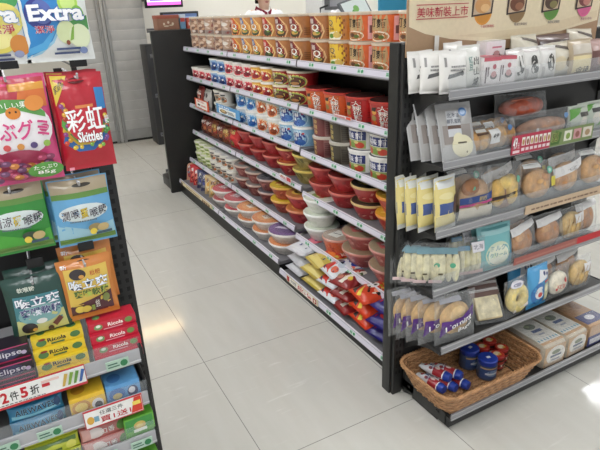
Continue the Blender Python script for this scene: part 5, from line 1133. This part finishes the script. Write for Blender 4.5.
candy('teal', .125, .15, .032, (24, 66, 56), [('e', .5, .95, .12, .02, (14, 20, 18)), ('p', [(.08, .08), (.92, .08), (.86, .7), (.12, .72)], (60, 130, 140)), ('p', [(.08, .08), (.92, .08), (.9, .4), (.1, .34)], (196, 196, 120)), ('e', .5, .4, .36, .16, (120, 170, 170)), ('t', '軟喉糖', .22, .78, .5, .85, (220, 226, 210), None, .02), ('t', '喉立爽', .14, .54, .88, .69, (236, 240, 246), (40, 60, 100), .06), ('t', '爽喉軟糖', .18, .39, .86, .52, (60, 60, 120), (226, 230, 240), .05), ('e', .28, .2, .13, .09, (44, 36, 36)), ('e', .36, .16, .04, .03, (206, 150, 60)), ('e', .5, .29, .09, .045, (226, 226, 220)), ('p', [(.66, .2), (.8, .3), (.86, .24), (.72, .13)], (110, 50, 40)), ('e', .62, .12, .05, .05, (60, 30, 30))], 68)
def hang(key, px, py, yf, label, tilt=.05, yaw=0, hk=True):
    """px, py: where the bag's top edge centre sits in the rack's front plane."""
    w, h, t = DIM[id(CB[key])]
    p = pt(px, py, 'y', yf)
    place(CB[key], (p.x, yf+.018, p.z-h), (tilt*-1, 0, yaw), label, 'candy bag', 'candy bags on the rack')
    if hk: hook(p.x, yf, p.z-.022, yf)
def hang_x(key, x, ztop, yf, label, tilt=.06, yaw=0, hk=True):
    w, h, t = DIM[id(CB[key])]
    place(CB[key], (x, yf+.02, ztop-h*cos(tilt)), (-tilt, 0, yaw), label, 'candy bag', 'candy bags on the rack')
    if hk: hook(x, yf, ztop-.02, yf)
hang_x('extrablue', -1.287, 1.588, -.29, 'blue and white gum bag with lime picture, right bag of the top row', .0, 0, False)
hang_x('extralemon', -1.408, 1.588, -.29, 'white gum bag with lemon picture, left bag of the top row', .0, 0, False)
hang_x('skittles', -1.270, 1.406, -.30, 'red candy bag with rainbow, front one, on the rack')
hang_x('skittles', -1.272, 1.408, -.255, 'red candy bag with rainbow, hanging just behind the front one', hk=False)
hang_x('grape', -1.398, 1.412, -.305, 'pink gummy candy bag with fruit balls at left of the rack')
hang_x('blue', -1.306, 1.188, -.30, 'pale blue lozenge bag with kraft top, front one, on the rack')
hang_x('blue', -1.314, 1.190, -.262, 'pale blue lozenge bag with kraft top, behind the front one', hk=False)
hang_x('green', -1.437, 1.198, -.30, 'bright green lozenge bag with kraft top, front one, on the rack')
hang_x('green', -1.44, 1.196, -.262, 'bright green lozenge bag, hanging behind the front green one', hk=False)
hang_x('orange', -1.328, 1.008, -.315, 'orange soft candy bag, front one, above the gum shelf')
hang_x('orange', -1.318, 1.026, -.275, 'orange soft candy bag, hanging behind the front orange one', hk=False)
hang_x('teal', -1.437, .995, -.315, 'dark teal soft candy bag left of the orange one')
hang_x('teal', -1.43, 1.0, -.275, 'dark teal soft candy bag, hanging behind the front teal one', hk=False)

# rail above the top row, from which the gum bags hang
def top_bar():
    mb = MB().box((RX0, -.262, 1.555), (RX1-.02, -.254, 1.60), (60, 60, 62), bev=.002)
    for x in (RX0+.02, RX1-.06): mb.box((x, -.258, 1.56), (x+.012, -.02, 1.575), (34, 34, 34)).box((x, -.034, 1.34), (x+.012, -.02, 1.575), (34, 34, 34))
    mb.xf(RINV).obj('hanging_bar', STEEL, RACK)
top_bar()

def gumbox(name, w, h, t, base, art, top, side=None):
    mb = MB().box((-w/2, 0, 0), (w/2, t, h), base, bev=.001)
    draw(mb, art, plane_S((-w/2, 0, 0), (w, 0, 0), (0, 0, h)))
    draw(mb, [('r', .01, .02, .99, .98, base)]+top, plane_S((-w/2, 0, h), (w, 0, 0), (0, t, 0)))
    if side: draw(mb, [('r', .02, .02, .98, .98, side)], plane_S((-w/2, t, 0), (0, -t, 0), (0, 0, h)))
    p = (name, [(name, mb.mesh(name, GLOSS), [])]); DIM[id(p)] = (w, h, t); return p
RB = gumbox('gum_box', .108, .0235, .05, (206, 30, 56), [('t', 'Ricola', .4, .34, .72, .74, (250, 246, 240), None, .04), ('e', .2, .5, .09, .3, (110, 160, 90)), ('e', .2, .6, .05, .16, (226, 236, 220)), ('e', .84, .55, .08, .3, (110, 150, 70)), ('r', .3, .1, .7, .2, (236, 180, 190))], [('e', .2, .5, .08, .2, (110, 160, 90))], (232, 228, 226))
YB_ = gumbox('gum_box', .108, .0235, .05, (232, 200, 36), [('t', 'Ricola', .3, .42, .66, .86, (30, 30, 26), None, .05), ('e', .18, .5, .1, .36, (80, 130, 70)), ('e', .84, .6, .1, .34, (70, 120, 60)), ('r', .36, .14, .62, .32, (70, 110, 60)), ('e', .2, .86, .07, .12, (150, 40, 30))], [('e', .2, .5, .08, .2, (80, 130, 60)), ('e', .8, .5, .1, .2, (70, 120, 60))], (230, 228, 214))
EB = gumbox('gum_box', .09, .034, .05, (30, 24, 34), [('t', 'eclipse', .1, .26, .84, .74, (206, 204, 214), None, .02), ('e', .5, .5, .3, .42, (48, 44, 84)), ('t', 'eclipse', .1, .26, .84, .74, (206, 204, 214), None, .02), ('e', .88, .42, .06, .14, (190, 170, 200)), ('r', 0, .92, 1, 1, (196, 60, 110)), ('r', 0, 0, 1, .1, (176, 40, 80))], [], (30, 24, 34))
s1z = LZ[0]+.0085
for kind, x, name, n, hh, zoff in [(RB, -1.296, 'red gum box with green herb print', 4, .0235, 0), (YB_, -1.416, 'yellow gum box with green herb print', 4, .0235, 0), (EB, -1.520, 'black gum box with pale script', 3, .034, 0)]:
    for i in range(n):
        lv = ['lowest', 'second', 'third', 'topmost'] if n == 4 else ['lowest', 'middle', 'topmost']
        place(kind, (x+.001*(i % 2), LY[0]+.0105+.011*i, s1z+i*(hh+.0012)), (0, 0, 0), f'{name}, {lv[i]} of its stack on upper gum shelf', 'gum box', 'stacked gum boxes on the upper gum shelf')
s2z = LZ[1]+.0085
YBX = gumbox('mint_box', .078, .062, .06, (236, 190, 40), [('r', .0, .0, 1, .2, (240, 206, 70)), ('e', .3, .55, .26, .3, (206, 140, 30)), ('e', .3, .55, .18, .2, (236, 206, 90)), ('e', .76, .5, .17, .24, (226, 226, 220)), ('e', .78, .44, .11, .16, (60, 60, 60))], [('e', .3, .5, .2, .3, (206, 140, 30))], (236, 190, 40))
BBX = gumbox('mint_box', .078, .062, .06, (92, 160, 216), [('e', .3, .6, .24, .26, (60, 120, 190)), ('e', .3, .5, .14, .14, (206, 190, 120)), ('e', .76, .55, .16, .24, (40, 60, 110)), ('e', .74, .6, .1, .14, (226, 230, 236)), ('r', .1, .14, .3, .2, (40, 70, 130))], [('e', .3, .5, .2, .3, (60, 120, 190))], (92, 160, 216))
place(YBX, (-1.385, LY[1]+.011, s2z), (0, 0, 0), 'yellow mint box with dark swirl on middle gum shelf', 'mint box')
place(BBX, (-1.304, LY[1]+.011, s2z), (0, 0, 0), 'light blue mint box with dark swirl on middle gum shelf', 'mint box')
def stick(key, base, art, seed, w=.115, h=.036): CB[key] = pack('gum_pack', w, h, .026, base, art, seed=seed, seal=.02, wr=.4)
stick('mint', (40, 130, 176), [('p', [(.05, .2), (.4, .1), (.95, .3), (.95, .5), (.4, .3), (.05, .42)], (130, 196, 216)), ('t', 'AIRWAVES', .12, .4, .86, .76, (20, 44, 70), (130, 190, 206), .03), ('e', .9, .6, .06, .3, (20, 70, 120))], 71)
stick('orange_s', (226, 140, 40), [('e', .5, .5, .3, .3, (240, 180, 80)), ('r', .34, .4, .66, .6, (150, 70, 20))], 72)
stick('lime', (196, 206, 50), [('p', [(.05, .5), (.6, .8), (.95, .6), (.95, .9), (.05, .9)], (90, 130, 40)), ('r', .22, .26, .66, .44, (80, 110, 36)), ('e', .84, .4, .1, .3, (226, 226, 90))], 73)
stick('pinks', (206, 120, 112), [('e', .3, .5, .18, .36, (232, 222, 216)), ('t', '口香', .42, .3, .7, .7, (240, 232, 226), (120, 50, 50), .03), ('e', .84, .5, .1, .34, (90, 140, 60)), ('p', [(.03, .1), (.2, .1), (.2, .9), (.03, .9)], (226, 170, 160))], 74)
def row_sticks(key, x, lv, n, name, dz=.030):
    for i in range(n):
        place(CB[key], (x, LY[lv]+.026+.012*i, LZ[lv]+.0095+i*dz*.0+i*.033), (-.25, 0, 0), f'{name}, {["lower", "upper"][i] if n == 2 else ["lowest", "middle", "topmost"][i]} of its pile on {["upper", "middle", "lower"][lv]} gum shelf', 'gum pack', 'gum packs on the rack shelves')
row_sticks('mint', -1.492, 1, 2, 'teal blue gum pack')
row_sticks('lime', -1.478, 2, 3, 'lime yellow gum pack')
row_sticks('pinks', -1.362, 2, 3, 'salmon pink gum pack')
GBX = gumbox('mint_box', .072, .075, .06, (96, 176, 50), [('r', .05, .5, .95, .95, (56, 150, 60)), ('e', .5, .66, .2, .16, (206, 176, 90)), ('r', .28, .42, .72, .54, (236, 240, 226)), ('e', .5, .66, .12, .08, (226, 206, 120)), ('r', .1, .1, .9, .3, (120, 196, 70))], [], (96, 176, 50))
place(GBX, (-1.284, LY[2]+.011, LZ[2]+.0085), (0, 0, 0), 'green mint box with fruit picture on lower gum shelf', 'mint box')

for i, (x, d) in enumerate([(-1.29, 'right end'), (-1.37, 'second from right end')]):
    place(GBX, (x, LY[3]+.011, LZ[3]+.0085), (0, 0, 0), f'green mint box on lowest gum shelf, {d}', 'mint box')
def rsign(label, x0, x1, lv, z0, h, base, art, name='rail_sign', cat='price sign'):
    y = LY[lv]-.006
    mb = MB().box((x0, y, z0), (x1, y+.002, z0+h), base)
    draw(mb, art, plane_S((x0, y, z0), (x1-x0, 0, 0), (0, 0, h)))
    tag(mb.obj(name, PAPER, smooth=False), label, cat)
rsign('white red-edged sign reading 2件5折 with gum pictures on upper gum rail', -1.604, -1.376, 0, LZ[0]-.010, .052, (206, 40, 50),
      [('r', .006, .05, .994, .95, (240, 240, 236)), ('r', 0, .0, 1, .12, (206, 50, 56)), ('t', '2', .245, .28, .305, .8, (206, 26, 36), None, .06), ('t', '件', .32, .3, .395, .74, (30, 30, 30), None, .04), ('t', '5', .41, .28, .475, .8, (206, 26, 36), None, .06), ('t', '折', .495, .3, .575, .74, (30, 30, 30), None, .04), ('r', .6, .5, .67, .66, (206, 40, 50)), ('r', .6, .7, .76, .82, (236, 200, 190))]
      + bars(.2, .16, .62, .24, (110, 110, 110), 1, 5) + [('p', [(.77+i*.052, .26), (.795+i*.052, .26), (.84+i*.052, .82), (.81+i*.052, .86)], c) for i, c in enumerate([(206, 170, 70), (130, 170, 60), (100, 150, 60), (60, 100, 170)])])
rsign('white red-edged sign with red offer text on middle gum rail', -1.402, -1.268, 1, LZ[1]-.012, .050, (206, 50, 56),
      [('r', .012, .06, .988, .94, (240, 238, 234)), ('e', .1, .45, .06, .22, (226, 170, 60)), ('r', .16, .3, .24, .6, (120, 170, 190)), ('t', '任選三件', .26, .6, .66, .84, (40, 40, 40), None, .01), ('t', '買1送1', .26, .16, .78, .5, (206, 40, 50), None, .03), ('p', [(.78, .1), (.98, .1), (.98, .94), (.86, .94)], (226, 60, 40)), ('r', .82, .5, .96, .72, (246, 220, 90))])
for i, (px, py, lv, d) in enumerate([(117, 361, 0, 'right end of upper gum rail'), (48, 426, 1, 'middle gum rail'), (4, 440, 1, 'left edge of middle gum rail'), (140, 433, 2, 'right end of lower gum rail'), (105, 447, 2, 'centre of lower gum rail')]):
    p = pt(px, py, 'y', LY[lv]-.006)
    rsign(f'pale green price tag with dark green dot at {d}', p.x-.026, p.x+.026, lv, LZ[lv]+.002, .024, (176, 206, 186), [('e', .78, .5, .16, .36, (50, 130, 80)), ('r', .08, .6, .5, .74, (70, 110, 90)), ('r', .08, .3, .58, .44, (80, 120, 100))], 'price_tag', 'price tag')
# ================================================================== BEHIND THE GONDOLA
def far_unit():
    root = empty('drinks_shelf_unit', (.3, 3.4, 0)); tag(root, 'dark shelf unit on the far end of the noodle gondola', 'shelving')
    inv = Matrix.Translation((-.3, -3.4, 0))
    def part(name, mb, mat): return mb.xf(inv).obj(name, mat, root)
    part('back_panel', MB().box((-.2, 3.22, .05), (.8, 3.23, 1.38), (30, 30, 30)), STEEL)
    for z in (.10, .46, .82, 1.17, 1.385): part('shelf', MB().box((-.19, 3.231, z), (.8, 3.56, z+.012), (66, 66, 68)).box((-.192, 3.556, z-.01), (.8, 3.564, z+.025), (120, 120, 126)), RAIL)
    part('side_panel', MB().box((.795, 3.231, .05), (.805, 3.5, 1.38), (30, 30, 30)), STEEL)
    part('base', MB().box((-.235, 3.226, .0), (.8, 3.54, .095), (32, 32, 32), bev=.008), STEEL)
far_unit()
def gift(name, x, y, z, w, d, h, base, lidc, art, label):
    root = empty(name, (x, y, z)); tag(root, label, 'box')
    mb = MB().box((-w/2, -d/2, 0), (w/2, d/2, h), base, bev=.003); draw(mb, art, plane_S((-w/2, -d/2, 0), (w, 0, 0), (0, 0, h)))
    mb.obj('box_body', PAPER, root)
    MB().box((-w/2-.003, -d/2-.003, h-.028), (w/2+.003, d/2+.003, h+.003), lidc, bev=.006).obj('lid', PAPER, root)
fl = [('e', .3+.2*i, .4+.1*(i % 2), .05, .09, (214, 196, 170)) for i in range(3)] + [('e', .4, .25, .12, .05, (206, 190, 160)), ('e', .62, .3, .1, .04, (206, 190, 160))]
gift('gift_box', -.055, 3.40, 1.398, .19, .14, .115, (150, 104, 80), (166, 84, 64), fl, 'brown gift box with red lid on far end of gondola')
gift('carton', .085, 3.42, 1.398, .05, .1, .115, (120, 170, 206), (206, 216, 226), [('r', .1, .5, .9, .8, (206, 70, 60))], 'small pale blue carton beside the brown gift box')
gift('carton', .145, 3.40, 1.398, .055, .1, .085, (196, 80, 60), (206, 90, 70), [('r', .2, .3, .8, .6, (226, 206, 190))], 'small red carton on far end of gondola')
gift('carton', -.125, 3.46, 1.183, .10, .12, .16, (176, 160, 136), (186, 172, 150), [('r', .1, .3, .9, .5, (206, 196, 180))], 'beige carton on the shelf below the brown gift box')
def bottle(c, cap):
    mb = MB().lathe([(.032, 0), (.036, .006), (.036, .13), (.03, .165), (.015, .2), (.014, .215)], 20, [c, c, (214, 226, 240), c, c], cap0=True, cap1=True)
    cp = MB().lathe([(.017, 0), (.017, .022), (.012, .025)], 16, cap, c=(0, 0, .214), cap1=True)
    return ('bottle', [('bottle_body', mb.mesh('bottle_body', GLOSS), []), ('bottle_cap', cp.mesh('bottle_cap', PLASTIC), [])])
BT = bottle((44, 96, 190), (230, 232, 236)); n = 0
for x, y, d in [(-.145, 3.50, 'leftmost at front'), (-.06, 3.50, 'second at front'), (-.145, 3.38, 'leftmost behind'), (-.06, 3.38, 'second behind')]:
    place(BT, (x, y, .833), (0, 0, 0), f'blue bottle on the far dark shelf unit, middle shelf, {d}', 'bottle', 'blue bottles on the far shelf unit')
    place(BT, (x, y, .473), (0, 0, 0), f'blue bottle on the far dark shelf unit, lower shelf, {d}', 'bottle', 'blue bottles on the far shelf unit')

# screens
SCR = emit_mat('screen_glow', (150, 70, 170), 1.2)
def screen(name, x, y, z, w, h, label, art, rot=0, stand=True):
    root = empty(name, (x, y, z), (0, 0, rot)); tag(root, label, 'screen')
    MB().box((-w/2, 0, 0), (w/2, .05, h), (22, 22, 24), bev=.006).obj('casing', PLASTIC, root)
    mb = MB().box((-w/2+.025, -.002, .03), (w/2-.025, .0, h-.025), (60, 60, 70)); draw(mb, art, plane_S((-w/2+.025, -.002, .03), (w-.05, 0, 0), (0, 0, h-.055)))
    m, nt, b = new_mat('screen_picture'); at = nt.nodes.new('ShaderNodeAttribute'); at.attribute_name = 'Col'
    nt.links.new(at.outputs['Color'], b.inputs['Base Color']); nt.links.new(at.outputs['Color'], b.inputs['Emission Color']); b.inputs['Emission Strength'].default_value = .9
    mb.obj('display', m, root)
    return root
sc1 = screen('wall_screen', .545, 5.55, 1.605, .47, .32, 'black screen with purple and white picture high behind the counter', [('r', 0, 0, 1, 1, (96, 60, 190)), ('r', .0, .0, 1, .14, (226, 90, 200)), ('r', .0, .14, 1, .62, (232, 230, 240)), ('r', .08, .18, .5, .26, (110, 50, 170)), ('e', .66, .24, .04, .06, (90, 40, 120)), ('e', .76, .24, .04, .06, (90, 40, 120))])
MB().box((-.04, .05, .1), (.04, 1.05, .16), (40, 40, 42)).obj('wall_arm', STEEL, sc1)
sc2 = screen('kiosk_screen', .62, 5.2, 1.20, .46, .35, 'dark kiosk screen below the purple screen', [('r', 0, 0, 1, 1, (60, 76, 110)), ('r', .04, .1, .96, .9, (90, 110, 140)), ('r', .5, .3, .9, .7, (206, 70, 60))])
MB().box((-.46, .0, -1.2), (.25, .3, 0), (52, 52, 54), bev=.01).obj('kiosk_stand', STEEL, sc2)

# counter
ct = empty('checkout_counter', (2.6, 4.2, 0)); tag(ct, 'long white checkout counter behind the noodle gondola', 'counter')
MB().box((-1.7, -.3, 0), (1.7, .3, .98), (206, 204, 200), bev=.01).obj('counter_body', PLASTIC, ct)
MB().box((-1.74, -.34, .98), (1.74, .34, 1.02), (226, 226, 224), bev=.008).obj('worktop', PLASTIC, ct)

# teal notice board on the back wall
nb = MB().box((4.55, 6.56, 1.1), (5.75, 6.6, 2.1), (44, 140, 176)); draw(nb, [('r', .02, .02, .98, .98, (40, 136, 174)), ('r', .1, .6, .6, .8, (90, 180, 206))], plane_S((4.55, 6.56, 1.1), (1.2, 0, 0), (0, 0, 1.0)), step=.001)
tag(nb.obj('notice_board', PAPER), 'teal notice board on the cream back wall', 'notice board')
def poster():
    root = empty('framed_poster', (-1.15, 6.58, 1.1)); tag(root, 'framed pale poster on the cream wall left of the shutter', 'poster')
    MB().box((-.3, -.02, 0), (.3, .015, 1.1), (40, 40, 42), bev=.004).obj('poster_frame', PLASTIC, root)
    mb = MB().box((-.27, -.024, .03), (.27, -.02, 1.07), (236, 232, 220)); draw(mb, [('r', .1, .5, .9, .8, (206, 196, 150)), ('r', .1, .2, .9, .4, (120, 120, 124))], plane_S((-.27, -.024, .03), (.54, 0, 0), (0, 0, 1.04)))
    mb.obj('poster_sheet', PAPER, root)
poster()

# machines on the counter
def printer(x, y, label):
    root = empty('receipt_printer', (x, y, 1.021)); tag(root, label, 'printer')
    MB().box((-.16, -.12, 0), (.16, .12, .30), (40, 40, 42), bev=.012).obj('printer_body', PLASTIC, root)
    MB().box((-.17, -.13, .30), (.17, .13, .40), (56, 56, 58), bev=.02).box((-.1, -.135, .33), (.1, -.128, .37), (20, 20, 20)).obj('printer_lid', PLASTIC, root)
    MB().tube([(-.05, 0, .4), (-.05, 0, .5), (.04, -.02, .53)], .012, 8, (30, 30, 32)).obj('scanner_arm', PLASTIC, root)
printer(2.05, 4.25, 'black receipt printer on the checkout counter')
def brewer():
    root = empty('coffee_machine', (2.85, 5.3, 0)); tag(root, 'pale grey coffee machine behind the checkout counter', 'machine')
    MB().box((-.35, -.2, 0), (.35, .3, 1.3), (190, 188, 184), bev=.01).obj('machine_stand', PLASTIC, root)
    MB().box((-.32, -.2, 1.301), (.32, .25, 1.75), (206, 206, 204), bev=.02).box((-.28, -.205, 1.5), (.28, -.199, 1.66), (90, 90, 92)).obj('machine_body', PLASTIC, root)
    MB().box((-.2, -.208, 1.54), (.05, -.204, 1.62), (150, 150, 156)).obj('button_panel', PLASTIC, root)
brewer()
def till():
    root = empty('till_display', (2.42, 4.2, 1.021)); tag(root, 'tilted till display with plant picture on the counter', 'screen')
    MB().box((-.05, -.06, 0), (.05, .06, .36), (70, 72, 74), bev=.01).obj('till_stand', PLASTIC, root)
    mb = MB().box((-.2, -.02, -.13), (.2, .02, .17), (90, 94, 98), bev=.01); draw(mb, [('r', .06, .08, .94, .92, (206, 216, 214)), ('e', .4, .4, .1, .16, (90, 150, 70)), ('e', .5, .56, .1, .14, (110, 170, 80)), ('r', .36, .12, .56, .28, (150, 110, 80))], plane_S((-.2, -.021, -.13), (.4, 0, 0), (0, 0, .3)), step=.001)
    mb.xf(Matrix.Translation((0, -.08, .44)) @ Matrix.Rotation(-.5, 4, 'X') @ Matrix.Rotation(-.25, 4, 'Y')).obj('till_screen', PLASTIC, root)
till()
def white_heap():
    mb = MB().grid(lambda u, v: (-.28+.56*u, -.16+.32*v, .46*max(0, sin(PI*u))**.5*max(0, sin(PI*v))**.5*(1+.1*sin(9*u+4*v)+.06*sin(15*v-6*u))), 24, 16, (226, 226, 228))
    o = mb.obj('carrier_bag_heap', FILM); o.location = (1.98, 4.12, 1.021)
    o.location = (2.02, 3.985, 1.0215); o.scale = (.62, .62, 1.0)
    tag(o, 'white heap of carrier bags at the front edge of the counter', 'bag')
white_heap()

# ---------------------------------------------------------------- the clerk
def person():
    root = empty('person', (1.53, 4.78, 0)); root.scale = (1.08, 1.08, 1.08)
    tag(root, 'person in white shirt with dark red collar standing behind the counter', 'person')
    # skeleton for the one-piece body (x to the photo's right, facing -y)
    V = []; E_ = []; R_ = []
    def v(p, r, parent=None):
        V.append(p); R_.append(r if isinstance(r, tuple) else (r, r)); i = len(V)-1
        if parent is not None: E_.append((parent, i))
        return i
    pel = v((0, 0, .95), (.15, .11)); wst = v((0, 0, 1.10), (.13, .095), pel); ch = v((0, 0, 1.27), (.155, .105), wst); nk0 = v((0, .01, 1.40), (.075, .07), ch); nk = v((0, .0, 1.435), (.054, .056), nk0); hd0 = v((0, -.014, 1.485), (.064, .076), nk); hd = v((0, -.01, 1.56), (.076, .09), hd0); ht = v((0, .0, 1.625), (.06, .075), hd)
    for s in (-1, 1):
        sh = v((s*.15, .0, 1.385), .058, ch); s2 = v((s*.195, 0, 1.34), .055, sh); el = v((s*.23, .02, 1.10), .042, s2); wr = v((s*.16, -.19, 1.06), .028, el); pm = v((s*.14, -.25, 1.055), (.036, .018), wr)
        for k in range(4):
            f1 = v((s*(.14-.03+.02*k), -.29, 1.05), .0095, pm); f2 = v((s*(.14-.032+.021*k), -.318-.006*(k in (1, 2)), 1.037), .008, f1)
        t1 = v((s*.10, -.255, 1.05), .011, wr); t2 = v((s*.085, -.285, 1.04), .009, t1)
        hp = v((s*.09, 0, .88), (.088, .09), pel); kn = v((s*.1, -.01, .48), .058, hp); an = v((s*.1, .01, .08), .04, kn); to = v((s*.11, -.13, .035), (.042, .03), an)
    me = bpy.data.meshes.new('body'); me.from_pydata(V, E_, []); me.materials.append(SKIN)
    o = bpy.data.objects.new('body', me); COL.objects.link(o)
    sk = o.modifiers.new('skin', 'SKIN'); sk.use_smooth_shade = True
    for i, d in enumerate(me.skin_vertices[0].data): d.radius = R_[i]; d.use_root = (i == 0)
    sb = o.modifiers.new('sub', 'SUBSURF'); sb.levels = 2; sb.render_levels = 2
    dg = bpy.context.evaluated_depsgraph_get(); ev = o.evaluated_get(dg); m2 = bpy.data.meshes.new_from_object(ev)
    bpy.data.objects.remove(o)
    def solid(mesh, fn):
        at = mesh.color_attributes.get('Col') or mesh.color_attributes.new('Col', 'FLOAT_COLOR', 'CORNER')
        for p in mesh.polygons:
            c = lin(fn(p.center))
            for li in p.loop_indices: at.data[li].color = c
        for p in mesh.polygons: p.use_smooth = True
    SK_ = (214, 172, 148)
    solid(m2, lambda c: SK_); m2.materials.clear(); m2.materials.append(SKIN)
    body = mobj('body', m2, root)
    # clothes: the body surface again, a little larger, cut at neckline, cuffs and hems
    def cloth(name, keep, grow, colf):
        bm = bmesh.new(); bm.from_mesh(m2); bm.normal_update()
        for vv in bm.verts: vv.co += vv.normal*grow
        bmesh.ops.delete(bm, geom=[f for f in bm.faces if not keep(f.calc_center_median())], context='FACES')
        q = bpy.data.meshes.new(name); bm.to_mesh(q); bm.free(); solid(q, colf); q.materials.clear(); q.materials.append(CLOTH)
        return mobj(name, q, root)
    cloth('shirt', lambda c: (.9 < c.z < 1.415) and c.y > -.15, .012, lambda c: (232, 232, 232))
    cloth('trousers', lambda c: .09 < c.z < .97 and abs(c.x) < .2 and not (c.y < -.14), .010, lambda c: (40, 42, 54))
    cloth('shoes', lambda c: c.z <= .1, .008, lambda c: (26, 26, 28))
    # dark red collar, two flaps round the neck
    mb = MB()
    for s in (-1, 1):
        mb.grid(lambda u, w_: (s*(.008+.072*sin(PI*.5*u))*(1+.35*(1-w_)), -.085*cos(PI*.62*u)-.012*(1-w_), 1.462-.085*(1-u)*(1-.2*w_)-.055*(1-w_)), 14, 5, (132, 30, 52))
        mb.grid(lambda u, w_: (s*(.004+.05*u*(w_)), -.108+.012*w_, 1.29+.10*w_+.03*u*w_), 6, 6, (132, 30, 52))
    mb.obj('collar', CLOTH, root)
    # face
    f = MB()
    for s in (-1, 1):
        f.blob((s*.031, -.092, 1.570), (.013, .007, .007), (240, 238, 234), 12, 8).blob((s*.031, -.097, 1.570), (.006, .004, .006), (40, 28, 24), 10, 6)
        f.tube([(s*.015, -.1, 1.590), (s*.032, -.1, 1.596), (s*.048, -.09, 1.589)], .0035, 6, (50, 38, 34))
    f.obj('eyes', SKIN, root)
    f = MB().blob((0, -.103, 1.537), (.013, .016, .018), SK_, 12, 8).blob((0, -.094, 1.553), (.008, .012, .026), SK_, 10, 8); f.obj('nose', SKIN, root)
    f = MB().blob((0, -.089, 1.500), (.024, .010, .005), (176, 92, 88), 14, 6).blob((0, -.087, 1.492), (.019, .010, .006), (186, 100, 94), 14, 6); f.obj('mouth', SKIN, root)
    for s in (-1, 1): MB().blob((s*.077, .0, 1.545), (.009, .018, .03), SK_, 10, 8).obj('ear', SKIN, root)
    h = MB().grid(lambda u, w_: ((.086+.004*sin(14*PI*u))*cos(2*PI*u)*cos(PI*.5*w_), .012+(.104+.003*sin(18*PI*u))*sin(2*PI*u)*cos(PI*.5*w_), (1.595 if sin(2*PI*u) < -.15 else 1.595-.11*max(0, min(1, (sin(2*PI*u)+.15)*2)))*(1-w_)+1.690*w_), 40, 10, (36, 28, 26))
    h.obj('hair', CLOTH, root)
person()

# ------------------------------------------------------------------ picture settings
vs_ = S.view_settings
S.display_settings.display_device = 'sRGB'
vs_.view_transform = 'Standard'; vs_.look = 'None'; vs_.gamma = 1; vs_.use_curve_mapping = False
vs_.exposure = 0.85
S.cycles.use_denoising = True
S.cycles.max_bounces = 10; S.cycles.transparent_max_bounces = 24; S.cycles.diffuse_bounces = 4; S.cycles.glossy_bounces = 4
S.cycles.sample_clamp_indirect = 4
